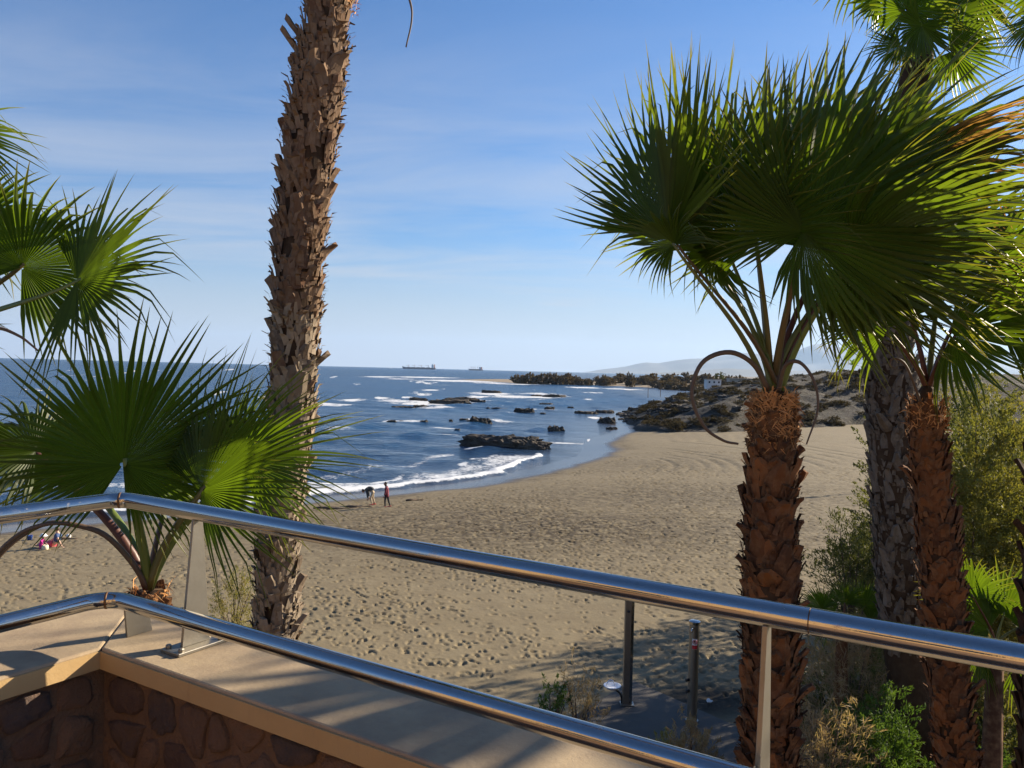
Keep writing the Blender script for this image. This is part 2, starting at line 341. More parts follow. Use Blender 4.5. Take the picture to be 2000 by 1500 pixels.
class MB:
    def __init__(s): s.v = []; s.f = []; s.a = {}
    def add(s, vs, fs, **attrs):
        b = len(s.v); s.v.extend([tuple(map(float, q)) for q in vs]); s.f.extend([tuple(i + b for i in q) for q in fs])
        for k, a in attrs.items():
            s.a.setdefault(k, [0.0] * b); s.a[k].extend(a if hasattr(a, '__len__') else [a] * len(vs))
        for k in s.a:
            if len(s.a[k]) < len(s.v): s.a[k].extend([0.0] * (len(s.v) - len(s.a[k])))
        return s
    def box(s, c, size, ax=None, taper=1.0):
        c = V(c); X, Y, Z = (np.eye(3) if ax is None else [nrm(q) for q in ax]); h = V(size) / 2; vs = []
        for z in (-1, 1):
            k = taper if z > 0 else 1.0
            for x, y in ((-1, -1), (1, -1), (1, 1), (-1, 1)): vs.append(c + X * x * h[0] * k + Y * y * h[1] * k + Z * z * h[2])
        return s.add(vs, [(3, 2, 1, 0), (4, 5, 6, 7), (0, 1, 5, 4), (1, 2, 6, 5), (2, 3, 7, 6), (3, 0, 4, 7)])
    def tube(s, pts, r, n=8, cap=True, flat=None, up=None):
        pts = [V(q) for q in pts]; m = len(pts); rs = r if hasattr(r, '__len__') else [r] * m
        vs = []; fs = []; ref = None
        for i in range(m):
            tdir = nrm(pts[min(i + 1, m - 1)] - pts[max(i - 1, 0)])
            if ref is None:
                ref = V(up) if up is not None else (V((0, 0, 1)) if abs(tdir[2]) < 0.9 else V((1, 0, 0)))
            a = ref - tdir * (ref @ tdir); a = nrm(a); b = np.cross(tdir, a); ref = a
            fl = 1.0 if flat is None else flat
            for k in range(n):
                q = 2 * math.pi * k / n; vs.append(pts[i] + (a * math.cos(q) * fl + b * math.sin(q)) * rs[i])
        for i in range(m - 1):
            for k in range(n):
                k2 = (k + 1) % n; fs.append((i * n + k, i * n + k2, (i + 1) * n + k2, (i + 1) * n + k))
        if cap:
            fs.append(tuple(reversed(range(n)))); fs.append(tuple((m - 1) * n + k for k in range(n)))
        return s.add(vs, fs)
    def lathe(s, prof, c=(0, 0, 0), n=16):
        c = V(c); vs = []; fs = []
        for r, z in prof:
            for k in range(n): q = 2 * math.pi * k / n; vs.append(c + V((r * math.cos(q), r * math.sin(q), z)))
        for i in range(len(prof) - 1):
            for k in range(n): k2 = (k + 1) % n; fs.append((i * n + k, i * n + k2, (i + 1) * n + k2, (i + 1) * n + k))
        fs.append(tuple(reversed(range(n)))); fs.append(tuple((len(prof) - 1) * n + k for k in range(n)))
        return s.add(vs, fs)
    def prism(s, pts, ext):
        pts = [V(q) for q in pts]; n = len(pts); e = V(ext)
        return s.add(pts + [q + e for q in pts], [tuple(reversed(range(n))), tuple(n + i for i in range(n))] + [(i, (i + 1) % n, n + (i + 1) % n, n + i) for i in range(n)])
    def build(s, name, mat, parent=None, smooth=False, bevel=0.0, local=False, angle=None):
        me = bpy.data.meshes.new(name); o3 = np.zeros(3) if local else origin(parent)
        me.from_pydata([tuple(V(q) - o3) for q in s.v], [], s.f)
        for k, a in s.a.items():
            at_ = me.attributes.new(k, 'FLOAT', 'POINT'); at_.data.foreach_set('value', np.asarray(a, np.float32))
        if bevel:
            bm = bmesh.new(); bm.from_mesh(me)
            bmesh.ops.bevel(bm, geom=[e for e in bm.edges if len(e.link_faces) == 2 and e.calc_face_angle(0) > 0.6], offset=bevel, segments=2, affect='EDGES', profile=0.5)
            bm.to_mesh(me); bm.free()
        if smooth:
            me.polygons.foreach_set('use_smooth', [True] * len(me.polygons))
            if angle: me.set_sharp_from_angle(angle=rad(angle))
        me.materials.append(MATS[mat]); me.update()
        return link(bpy.data.objects.new(name, me), parent)
def bez(a, b, c, d, n):
    a, b, c, d = map(V, (a, b, c, d)); return [(1 - t) ** 3 * a + 3 * (1 - t) ** 2 * t * b + 3 * (1 - t) * t * t * c + t ** 3 * d for t in np.linspace(0, 1, n)]
def spline(pts, n):
    P = [V(q) for q in pts]; P = [2 * P[0] - P[1]] + P + [2 * P[-1] - P[-2]]; out = []
    m = len(P) - 3
    for j in range(n):
        u = j / (n - 1) * m; i = min(int(u), m - 1); t = u - i; a, b, c, d = P[i:i + 4]
        out.append(0.5 * ((2 * b) + (c - a) * t + (2 * a - 5 * b + 4 * c - d) * t * t + (3 * b - a - 3 * c + d) * t ** 3))
    return out

# ================================================================== THE SETTING
SHORE = V([(-160, -40), (-80, 5), (-45, 27), (-26.3, 40.9), (-13.3, 52.3), (-9, 55.6), (-3.7, 60.7), (2.0, 69), (6.9, 79.6), (9.8, 86), (10.9, 91), (11.2, 95), (11.5, 100), (14, 110), (17.5, 121), (20, 140), (25, 185), (45, 215), (60, 260), (60, 400)])
def polydist(x, y, P, closed=False):
    x = np.asarray(x, float); y = np.asarray(y, float); best = np.full(x.shape, 1e18); sg = np.ones(x.shape)
    n = len(P); m = n if closed else n - 1
    for i in range(m):
        a = P[i]; b = P[(i + 1) % n]; e = b - a; L2 = e @ e
        t = np.clip(((x - a[0]) * e[0] + (y - a[1]) * e[1]) / L2, 0, 1)
        dx = x - a[0] - t * e[0]; dy = y - a[1] - t * e[1]; d2 = dx * dx + dy * dy
        cr = e[0] * dy - e[1] * dx; m_ = d2 < best - 1e-9
        best = np.where(m_, d2, best); sg = np.where(m_, np.where(cr < 0, 1, -1), sg)
    return np.sqrt(best) * sg          # + on the right-hand side of the line (land)
def shore_d(x, y): return polydist(x, y, SHORE) + 1.1 * (fbm(np.asarray(x) / 7, np.asarray(y) / 7, 3, 5) - 0.5)
def beach_z(d): return np.where(d < 0, 0.06 * (d + 2.5), 0.15 + 2.05 * (1 - np.exp(-np.maximum(d, 0) / 21)))
def ground(x, y):
    d = shore_d(np.array([x]), np.array([y])); return float(beach_z(d)[0])
def gpx(px, py):
    z = 2.0
    for _ in range(12): q = onz(px, py, z); z = 0.5 * z + 0.5 * ground(q[0], q[1])
    q = onz(px, py, z); return V((q[0], q[1], ground(q[0], q[1])))

def fan_grid(rs, th):
    r, a = np.meshgrid(rs, th, indexing='ij'); x = r * np.sin(a); y = r * np.cos(a)
    n, m = len(rs), len(th); i = np.arange(n * m).reshape(n, m)
    f = np.stack([i[:-1, :-1], i[:-1, 1:], i[1:, 1:], i[1:, :-1]], -1).reshape(-1, 4)[:, ::-1]
    return x, y, f
# ---- beach
rs = np.concatenate([np.linspace(3, 12, 14)[:-1], np.exp(np.linspace(math.log(12), math.log(100), 600))[:-1], np.exp(np.linspace(math.log(100), math.log(230), 60))])
th = np.concatenate([np.linspace(-1.9, -0.66, 60)[:-1], np.linspace(-0.66, 0.62, 700), np.linspace(0.62, 2.4, 80)[1:]])
x, y, f = fan_grid(rs, th)
d = shore_d(x, y); z = beach_z(d)
dry = sstep(2, 7, d)
z = z + dry * (0.16 * (fbm(x / 7, y / 7, 4, 3) - 0.5) + 0.03 * (fbm(x / 1.1, y / 1.1, 3, 9) - 0.5))
rng = np.random.default_rng(5)
SLABC = gpx(1300, 1420)
wetp = gpx(1375, 1365)
q = gpx
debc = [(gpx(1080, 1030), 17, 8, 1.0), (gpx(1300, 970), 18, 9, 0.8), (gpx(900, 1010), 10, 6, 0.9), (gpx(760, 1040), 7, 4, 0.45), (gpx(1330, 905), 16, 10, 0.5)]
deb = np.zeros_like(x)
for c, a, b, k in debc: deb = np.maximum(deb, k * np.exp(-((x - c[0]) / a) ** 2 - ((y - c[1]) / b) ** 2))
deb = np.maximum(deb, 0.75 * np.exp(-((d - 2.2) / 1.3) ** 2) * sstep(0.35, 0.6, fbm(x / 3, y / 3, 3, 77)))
# footprints pressed into the dry sand
cells = []
dens = lambda X, Y: 0.18 + 0.9 * sstep(0.36, 0.62, fbm(X / 5, Y / 5, 3, 41)) + 0.5 * np.exp(-((X + 0) / 12) ** 2 - ((Y - 42) / 12) ** 2)
cand = np.stack([rng.uniform(-0.64, 0.6, 110000), np.sqrt(rng.uniform(13 ** 2, 88 ** 2, 110000))], -1)
X = cand[:, 1] * np.sin(cand[:, 0]); Y = cand[:, 1] * np.cos(cand[:, 0]); dd = shore_d(X, Y)
keep = (dd > 3.2) & (rng.uniform(0, 1.9, len(X)) < dens(X, Y) * np.minimum(1, 1.0)) & (np.hypot(X - SLABC[0], (Y - SLABC[1])) > 2.2)
X, Y, T = X[keep], Y[keep], cand[keep]
lr = np.log(rs[12:]); 
for k in range(len(X)):
    r0 = T[k, 1]; i0 = int(np.searchsorted(rs, r0)); j0 = int(np.searchsorted(th, T[k, 0]))
    w = 0.32; di = max(2, int(w / max(rs[min(i0 + 1, len(rs) - 1)] - rs[i0], 1e-3)) + 1); dj = max(2, int(w / (r0 * 0.00183)) + 1)
    sl = (slice(max(0, i0 - di), i0 + di + 1), slice(max(0, j0 - dj), j0 + dj + 1))
    an = rng.uniform(0, math.pi); ca, sa = math.cos(an), math.sin(an); dx = x[sl] - X[k]; dy = y[sl] - Y[k]
    sc = 1.0 + 0.006 * r0
    u = (dx * ca + dy * sa) / (0.064 * sc * rng.uniform(0.7, 1.5)); v = (-dx * sa + dy * ca) / (0.036 * sc * rng.uniform(0.8, 1.5)); e = u * u + v * v
    dp = rng.uniform(0.014, 0.062) * (1 + 0.008 * r0)
    z[sl] += -dp * np.exp(-e * 0.9) + 0.28 * dp * np.exp(-(np.sqrt(e) - 1.75) ** 2 * 4)
# wheel tracks of a beach tractor, curving across the far sand
tc0 = gpx(1235, 905)
for R in np.concatenate([np.arange(6, 21, 1.5), np.arange(26, 40, 2.2)]):
    q = np.hypot(x - tc0[0] + 7 + 0.12 * R, (y - tc0[1]) * 0.8) - R
    z += -0.07 * np.exp(-(q / 0.30) ** 2) * sstep(6, 9, d) * sstep(62, 72, y) * sstep(0.3, 0.55, fbm(x / 9, y / 9, 3, int(R * 7)))
wet = 1 - sstep(0.2, 2.6, d + 1.2 * (fbm(x / 2.5, y / 2.5, 3, 8) - 0.5))
damp = (0.95 * np.exp(-(((x - wetp[0]) / 1.2) ** 2 + ((y - wetp[1]) / 1.0) ** 2) ** 2))
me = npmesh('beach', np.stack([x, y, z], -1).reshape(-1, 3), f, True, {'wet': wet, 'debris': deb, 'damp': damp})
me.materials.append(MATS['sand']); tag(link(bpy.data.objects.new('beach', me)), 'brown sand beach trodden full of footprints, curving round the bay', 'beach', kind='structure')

# ---- sea
REEF = [  # px centre, half size px, strength : broken water round the reefs and on the spit
    (640, 790, 60, 3.5, .7), (770, 783, 45, 3, .8), (830, 787, 70, 6, .8), (905, 782, 60, 5, .6), (850, 797, 45, 2.5, .7), (690, 781, 30, 3, .8),
    (960, 769, 45, 4, .85), (1015, 775, 90, 3, .85), (1050, 769, 50, 3, .7), (1085, 773, 35, 2.5, .7), (840, 762, 19, 2, .9), (935, 775, 30, 3, .7),
    (745, 736, 35, 1.4, .9), (830, 737, 70, 1.4, .95), (900, 744, 90, 2, .95), (1000, 750, 60, 1.3, .8), (780, 740, 40, 1.2, .7), (960, 748, 50, 1.4, .8),
    (1140, 757, 40, 1.6, .9), (1210, 760, 50, 1.4, .95), (1160, 767, 22, 1.4, .8), (1150, 780, 12, 1.5, .7), (1100, 750, 40, 1.2, .7),
    (800, 824, 48, 2.2, .72), (920, 820, 22, 2, .7), (870, 836, 26, 2.6, .95), (885, 849, 26, 2.8, .9), (970, 824, 40, 2, .6), (760, 823, 20, 2, .7),
    (1160, 816, 16, 3, .9), (1155, 862, 8, 6, .85), (1110, 866, 60, 2.2, .66), (930, 878, 25, 3, .7), (1170, 858, 10, 6, .7),
    (665, 838, 40, 6, .62), (700, 780, 45, 3, .55), (1060, 800, 40, 1.5, .5), (1180, 845, 22, 2, .5), (990, 808, 40, 1.5, .45), (1070, 781, 40, 1.5, .5), (860, 752, 30, 1, .5)]
rs = np.concatenate([np.exp(np.linspace(math.log(24), math.log(135), 330))[:-1], np.exp(np.linspace(math.log(135), math.log(1200), 220))[:-1], np.exp(np.linspace(math.log(1200), math.log(12000), 60))])
th = np.concatenate([np.linspace(-2.0, -0.7, 40)[:-1], np.linspace(-0.7, 0.30, 420), np.linspace(0.30, 0.75, 40)[1:]])
x, y, f = fan_grid(rs, th)
d = shore_d(x, y); r = np.hypot(x, y); off = -d
amp = np.exp(-r / 260) * sstep(1.5, 14, off)
z = amp * (0.20 * np.sin((x * 0.45 + y * 0.89) * 0.55 + 3 * fbm(x / 22, y / 22, 3, 2)) * fbm(x / 15, y / 15, 2, 21) * 2 + 0.30 * (fbm(x / 3.4, y / 2.2, 4, 12) - 0.5) + 0.25 * (fbm(x / 9, y / 6, 3, 14) - 0.5))
for c, w, h in ((13.5, 1.7, 0.34), (25, 2.4, 0.34), (40, 3, 0.35)):
    cc = c + 7 * (fbm(x / 16, y / 16, 2, int(c)) - 0.5); z += h * np.exp(-((off - cc) / w) ** 2) * sstep(0.42, 0.62, fbm(x / 13, y / 13, 2, int(c) + 3)) * sstep(0, 5, off)
s = np.interp(x, SHORE[1:12, 0], np.arange(11))            # position along the shore
ext = 6.5 + 11.5 * np.exp(-((x - 2.5) / 5.5) ** 2)          # seaward reach of the spent wave
edge = 2.9 + 1.5 * (fbm(x / 5, y / 5, 3, 61) - 0.5) * 2 + 3.3 * np.exp(-((x - 5.0) / 4.5) ** 2)
live = sstep(11.5, 8.5, x) * sstep(90, 84, y)
front = np.exp(-((off - edge - 0.7) / 0.75) ** 2) * live
body = sstep(edge - 0.3, edge + 0.6, off) * (1 - sstep(edge + ext * 0.45, edge + ext, off)) * live
foam = np.maximum(1.15 * front * (0.75 + 0.5 * fbm(x / 4, y / 4, 2, 88)), 0.60 * body)
foam = np.maximum(foam, 0.95 * np.exp(-((off - edge - ext * 0.55 - 1.0) / 0.8) ** 2) * live * sstep(0.40, 0.62, fbm(x / 6, y / 6, 3, 34)))
foam = np.maximum(foam, 0.50 * np.exp(-((off - edge - ext - 4) / 2.0) ** 2) * live)
for px, py, wx, wy, k in REEF:
    c = onz(px, py, 0.0); D = c[1]; rx = wx * D / FPX; ry = max(wy * D * D / (CAM[2] * FPX), 0.7)
    foam = np.maximum(foam, (k * 1.25 - 0.2 * (fbm(x / (rx * 0.25), y / (ry * .35), 3, int(px)) - 0.1)) * np.exp(-(((x - c[0]) / rx) ** 2 + ((y - c[1]) / ry) ** 2) ** 1.0))
caps = sstep(0.69, 0.79, fbm(x / (3 + r * 0.02), y / (1.6 + r * 0.03), 4, 99)) * sstep(25, 60, off) * 0.66
foam = np.maximum(foam, caps)
z += 0.26 * front + 0.05 * body * fbm(x / 0.7, y / 0.7, 2, 4)
z = np.where(d > 1, z * 0, z)
shal = np.maximum(0.75 * np.exp(-np.maximum(off - 2, 0) / 9), 0)
rough = np.clip(0.25 + off / 30, 0.22, 1.0) * np.clip(1.0 + r / 500, 1, 4)
me = npmesh('sea', np.stack([x, y, z], -1).reshape(-1, 3), f, True, {'foam': foam, 'shallow': shal, 'rough': rough, 'far': sstep(90, 220, r)})
me.materials.append(MATS['sea_water']); tag(link(bpy.data.objects.new('sea', me)), 'choppy deep blue sea with white surf along the sand', 'sea', kind='structure')

# ---- headland
HEAD = V([(20, 124), (24, 114.5), (30, 109), (40, 112), (50, 121), (58, 127), (75, 130), (100, 128), (140, 124), (200, 118), (270, 200), (210, 330), (115, 330), (72, 245), (43, 208), (28, 190), (21.5, 152)])
gx = np.concatenate([np.linspace(10, 130, 190), np.linspace(131, 290, 60)]); gy = np.concatenate([np.linspace(98, 215, 190), np.linspace(217, 345, 50)])
x, y = np.meshgrid(gx, gy, indexing='ij')
def head_d(x, y): return -polydist(x, y, HEAD, True) + 5 * (fbm(np.asarray(x) / 11, np.asarray(y) / 11, 4, 31) - 0.5)
def head_z(x, y):
    d = head_d(x, y)
    h = -0.3 + 0.9 * sstep(-.5, 3.5, d) + 1.7 * sstep(2, 11, d) + 4.7 * sstep(4, 32, d) + 1.2 * sstep(20, 60, d) + 1.9 * sstep(0, 3.5, d) * sstep(42, 56, np.asarray(x))
    h = h + sstep(0, 6, d) * (2.6 * (fbm(x / 13, y / 13, 4, 51) - 0.5) + 0.9 * (fbm(x / 3.1, y / 3.1, 3, 52) - 0.5))
    gully = np.exp(-(((x - 63) + 0.25 * (y - 150)) / 8) ** 2) * sstep(3, 12, d) * 1.5
    return h + 0.25 - gully + 0.5 * sstep(0, 2, d) - 1.6 * (1 - sstep(-3.5, 0, d))
z = head_z(x, y); n, m = x.shape; i = np.arange(n * m).reshape(n, m)
f = np.stack([i[:-1, :-1], i[1:, :-1], i[1:, 1:], i[:-1, 1:]], -1).reshape(-1, 4)
me = npmesh('headland', np.stack([x, y, z], -1).reshape(-1, 3), f, True); me.materials.append(MATS['headland_earth'])
tag(link(bpy.data.objects.new('headland', me)), 'low dark scrub covered headland at the end of the beach', 'headland', kind='structure')

# ---- coastal plain with the sand spit
PLAIN = V([(-46, 668), (-15, 612), (2, 565), (56, 580), (90, 530), (122, 430), (112, 320), (130, 260), (400, 160), (3000, 300), (12000, 6000), (13500, 11500), (2600, 11500), (700, 3000), (260, 1300), (110, 800), (20, 705)])
rs = np.concatenate([np.linspace(250, 900, 130)[:-1], np.exp(np.linspace(math.log(900), math.log(11900), 60))]); th = np.linspace(-0.09, 1.3, 300)
x, y, f = fan_grid(rs, th); d = -polydist(x, y, PLAIN, True)
z = np.where(d < 0, 0.05 * d, 2.3 * (1 - np.exp(-np.maximum(d, 0) / 25))); z = np.maximum(z, -3.5) + sstep(20, 60, d) * 1.2 * (fbm(x / 60, y / 60, 4, 3) - 0.3)
veg = sstep(28, 45, d + 20 * (fbm(x / 40, y / 40, 3, 6) - 0.5))
me = npmesh('coastal_plain', np.stack([x, y, z], -1).reshape(-1, 3), f, True, {'veg': veg}); me.materials.append(MATS['plain_earth'])
tag(link(bpy.data.objects.new('coastal_plain', me)), 'flat coastal plain with a sandy spit running into the sea', 'plain', kind='structure')
def plain_z(x, y):
    d = -polydist(np.array([x]), np.array([y]), PLAIN, True)[0]; return 2.3 * (1 - math.exp(-max(d, 0) / 25)) - 0.1

# ---- mountains beyond the plain (ridge heights read off the skyline, at about 21 km)
def ridge(name, prof, D, seed, label, depth):
    xs = np.linspace(prof[0][0], prof[-1][0], 260); ys = np.interp(xs, [a for a, b in prof], [b for a, b in prof])
    vs = []; rows = 26
    base = V([at(px, py, 1.0) for px, py in zip(xs, ys)]) - CAM
    hx = base[:, 0] / base[:, 1]; hz = np.maximum(base[:, 2] / base[:, 1] * D + CAM[2], 0)
    out = []
    for j in range(rows):
        tj = j / (rows - 1); yy = D + (tj - 0.55) * depth; prof_t = max(0.0, 1 - abs(tj - 0.55) / (0.55 if tj < 0.55 else 0.45))
        wx = hx * D
        sp = fbm(wx / 1400 + tj * 2, np.full_like(wx, tj * 6.0), 4, seed); k = prof_t ** (0.75 + 0.5 * sp)
        jag = 0 if abs(tj - 0.55) < 0.03 else 1
        zz = hz * k * (1 - 0.25 * jag * (sp - 0.2)) + 0.02 * hz * (fbm(wx / 300, wx * 0, 3, seed + 5) - 0.5) - (3 if j in (0, rows - 1) else 0)
        out.append(np.stack([wx, np.full_like(wx, yy), zz], -1))
    v = np.array(out); n, m = v.shape[:2]; i = np.arange(n * m).reshape(n, m)
    f = np.stack([i[:-1, :-1], i[:-1, 1:], i[1:, 1:], i[1:, :-1]], -1).reshape(-1, 4)
    me = npmesh(name, v.reshape(-1, 3), f, True); me.materials.append(MATS['mountain_rock'])
    tag(link(bpy.data.objects.new(name, me)), label, 'mountains', kind='structure')
ridge('mountain_range', [(1140, 728), (1170, 722), (1205, 718), (1225, 715), (1245, 710), (1262, 707), (1285, 709), (1320, 703), (1350, 700), (1385, 699), (1420, 693), (1450, 688), (1480, 690), (1520, 693), (1548, 689), (1570, 679), (1590, 671), (1605, 670), (1622, 674), (1650, 678), (1690, 676), (1740, 684), (1800, 692), (1850, 690), (1900, 700), (1960, 706), (2050, 716), (2200, 700), (2400, 715), (2600, 740)], 20500, 4, 'long pale blue mountain range on the horizon beyond the headland', 5000)
ridge('foothills', [(1250, 730), (1300, 727), (1360, 724), (1420, 719), (1480, 722), (1560, 724), (1640, 719), (1720, 728), (1800, 722), (1900, 728), (2000, 734), (2300, 735), (2600, 750)], 13500, 9, 'low hazy foothills in front of the mountain range', 2500)

# ---- haze
HAZE = 3.4e-5
t = bpy.data.materials.new('haze_air'); t.use_nodes = True; nn = t.node_tree.nodes; nn.remove(nn['Principled BSDF'])
pv = nn.new('ShaderNodeVolumePrincipled'); pv.inputs['Color'].default_value = (0.50, 0.70, 1.0, 1); pv.inputs['Density'].default_value = HAZE; pv.inputs['Anisotropy'].default_value = 0.25
t.node_tree.links.new(pv.outputs[0], nn['Material Output'].inputs['Volume']); MATS['haze_air'] = t
hz = MB().box((2000, 12000, 500), (50000, 30000, 1016)).build('haze', 'haze_air'); tag(hz, 'thin pale sea haze filling the air', 'haze', kind='stuff')

# ================================================================== TERRACE WALL AND RAILING
COPZ = 8.44
IC = V((-1.068, 2.083, 0)); UM = V((0.854, -0.5205, 0)); VN = V((0.5205, 0.854, 0)); ZZ = V((0, 0, 1))
def uv(u, v, z): return IC + UM * u + VN * v + ZZ * z
FLOORZ = CAM[2] - 1.55
b = MB(); pts = [uv(-0.02, 0.02, FLOORZ), uv(9, 0.02, FLOORZ), uv(9, -7, FLOORZ), uv(-0.02, -7, FLOORZ)]
b.prism([q - ZZ * 0.3 for q in pts[::-1]], ZZ * 0.3); fl = b.build('terrace_floor', 'terrace_paving'); tag(fl, 'paved terrace floor behind the stone parapet', 'floor', kind='structure')
wall = thing('terrace_wall', uv(0, 0, 2.0), 'rubble stone terrace wall topped with a wide beige coping', 'wall')
CW, CH = 0.34, 0.058
core = MB()
core.prism([uv(-0.31, 0.31, 1.0), uv(-0.31, -7, 1.0), uv(-0.03, -7, 1.0), uv(-0.03, 0.03, 1.0), uv(9, 0.03, 1.0), uv(9, 0.31, 1.0)], ZZ * (COPZ - CH - 0.002 - 1.0))
core = core.build('masonry', 'mortar', wall)
JU = [0.0, 2.9, 4.5, 6.5, 9.0]
for i in range(len(JU) - 1):
    a, c = JU[i] + (0 if i == 0 else 0.0015), JU[i + 1] - 0.0015
    b = MB(); b.prism([uv(-CW if i == 0 else a, CW, COPZ - CH), uv(a + (0.001 if i == 0 else 0), 0.001, COPZ - CH), uv(c, 0, COPZ - CH), uv(c, CW, COPZ - CH)], ZZ * CH)
    co = b.build('coping_slab', 'coping_concrete', wall, bevel=0.006)
    b = MB(); b.box(uv((a + c) / 2, -0.0025, COPZ - CH / 2 - 0.002), (c - a - 0.006, 0.005, CH - 0.012), (UM, VN, ZZ)); b.build('bounce_tinted_edge', 'coping_bounce_tint', co)  # thin strip on the edge, its yellow standing for floor bounce light
JV = [0.0, -1.3, -2.6, -4.5, -7.0]
for i in range(len(JV) - 1):
    a, c = JV[i] - (0 if i == 0 else 0.0015), JV[i + 1] + 0.0015
    b = MB(); b.prism([uv(-CW - (0.001 if i == 0 else 0), (CW - 0.002) if i == 0 else a, COPZ - CH), uv(-CW, c, COPZ - CH), uv(0, c, COPZ - CH), uv(-0.0005, a - (0.001 if i == 0 else 0), COPZ - CH)], ZZ * CH)
    co = b.build('coping_slab', 'coping_concrete', wall, bevel=0.006)
    b = MB(); b.box(uv(0.0025, (a + c) / 2, COPZ - CH / 2 - 0.002), (0.005, a - c - 0.006, CH - 0.012), (UM, VN, ZZ)); b.build('bounce_tinted_edge', 'coping_bounce_tint', co)  # same bounce-coloured strip along the left wall
# rubble stones: cells of an uneven pattern, each one a stone proud of the mortar
def clip(poly, p, n):
    out = []
    for i in range(len(poly)):
        a, b = poly[i], poly[(i + 1) % len(poly)]; da = (a - p) @ n; db = (b - p) @ n
        if da <= 0: out.append(a)
        if da * db < 0: out.append(a + (b - a) * (da / (da - db)))
    return out
def stones(w, h, cell, seed, to3, out_n):
    rg = random.Random(seed); pts = []
    nx, ny = int(w / cell), int(h / (cell * 0.8))
    for i in range(nx):
        for j in range(ny): pts.append(V(((i + 0.5 + rg.uniform(-.38, .38)) * w / nx, (j + 0.5 + rg.uniform(-.38, .38)) * h / ny)))
    for i, p in enumerate(pts):
        poly = [V((max(0.0, p[0] - 0.5), max(0.0, p[1] - 0.5))), V((min(w, p[0] + .5), max(0.0, p[1] - .5))), V((min(w, p[0] + .5), min(h, p[1] + .5))), V((max(0.0, p[0] - .5), min(h, p[1] + .5)))]
        for j, q in enumerate(pts):
            if i != j and np.linalg.norm(q - p) < 0.8: poly = clip(poly, (p + q) / 2 - nrm(q - p) * 0.007, nrm(q - p))
            if len(poly) < 3: break
        if len(poly) < 3: continue
        c = sum(poly) / len(poly); ring = []
        m = len(poly)
        for k in range(m):                                 # round the corners and make the outline uneven
            a, e = poly[k], poly[(k + 1) % m]
            for tt in (0.2, 0.5, 0.8): ring.append((a + (e - a) * tt) * 1.0 + (c - (a + (e - a) * tt)) * rg.uniform(-0.04, 0.16))
        pr = rg.uniform(0.004, 0.016); b = MB(); n = len(ring); vs = []
        for k, (sc, dz) in enumerate(((1.0, -0.03), (0.97, pr * 0.6), (0.86, pr), (0.45, pr * rg.uniform(1.0, 1.3)))):
            for q in ring:
                s2 = c + (q - c) * sc; vs.append(to3(s2[0], s2[1]) + out_n * (dz + (rg.uniform(-.004, .004) if k > 1 else 0)))
        vs.append(to3(c[0], c[1]) + out_n * pr * 1.15); fs = []
        for k in range(3):
            for q in range(n): fs.append((k * n + q, k * n + (q + 1) % n, (k + 1) * n + (q + 1) % n, (k + 1) * n + q))
        for q in range(n): fs.append((3 * n + q, 3 * n + (q + 1) % n, 4 * n))
        b.add(vs, fs); b.build('stone', 'wall_stone', core, smooth=True)
SB = COPZ - CH - 0.012; SH = 0.72
stones(2.5, SH, 0.125, 3, lambda a, c: uv(0.0 + a, 0.03, SB - SH + c), -VN)
stones(1.4, SH, 0.125, 8, lambda a, c: uv(-0.03, -0.0 - a, SB - SH + c), UM)

# the ochre building behind the terrace: mirrored as a tan band in the rails
bd = thing('terrace_building', uv(3, -7.2, FLOORZ), 'ochre rendered building at the back of the terrace', 'building')
BH = 3.4
MB().box(uv(3, -7.2, FLOORZ + BH / 2 - .3), (14, 0.5, BH + .6), (UM, VN, ZZ)).build('wall', 'building_render', bd, bevel=.02)
MB().box(uv(3, -7.15, FLOORZ + BH + .12), (14.3, 0.8, .24), (UM, VN, ZZ)).build('cornice', 'coping_concrete', bd, bevel=.02)
for u in (-1.5, 1.5, 4.5, 7.5):
    w = MB().box(uv(u, -6.945, FLOORZ + 1.6), (1.2, .05, 1.3), (UM, VN, ZZ)).build('window', 'window_dark', bd)
    MB().box(uv(u, -6.91, FLOORZ + .92), (1.4, .12, .06), (UM, VN, ZZ)).build('sill', 'coping_concrete', w)

# railing
rl = thing('railing', uv(0, 0.145, COPZ), 'polished steel tube railing on tapered posts above the coping', 'railing')
RT = 0.0220
def railpts(e, z, r, u1, v1):
    pts = [uv(-e, v1, z)]; n = 9
    pts.append(uv(-e, e - r * 1.6, z))
    for k in range(n + 1):
        a = math.pi / 2 * k / n; pts.append(uv(-e + r - r * math.cos(a), e - r + r * math.sin(a), z))
    pts.append(uv(-e + r * 1.6, e, z)); pts.append(uv(u1, e, z)); return pts
UJ = float((onz(1582, 1214, 8.8) - IC) @ UM)
full = railpts(0.145, 8.80, 0.055, UJ - 0.001, -4.0)
top = MB().tube(full, RT, 32).build('top_rail', 'stainless', rl, True, angle=40)
MB().tube([uv(UJ + 0.001, 0.145, 8.80), uv(6.0, 0.145, 8.80)], RT, 32).build('top_rail', 'stainless', rl, True, angle=40)
MB().tube([uv(UJ - 0.006, 0.145, 8.80), uv(UJ + 0.006, 0.145, 8.80)], RT - 0.0012, 24).build('joint_sleeve', 'weld_stain', rl, True)
low = MB().tube(railpts(0.060, 8.55, 0.075, 6.0, -4.0), RT, 32).build('lower_rail', 'stainless', rl, True, angle=40)
for nm, e, z, par in (('weld_seam', 0.145, 8.80, top), ('weld_seam', 0.060, 8.55, low)):
    r = 0.055 if e > 0.1 else 0.075
    q = railpts(e, z, r, 0, 0)[6:8]; c = (q[0] + q[1]) / 2; dd = nrm(q[1] - q[0]); MB().tube([c - dd * 0.003, c + dd * 0.003], RT + 0.0006, 24).build(nm, 'weld_stain', par, True)
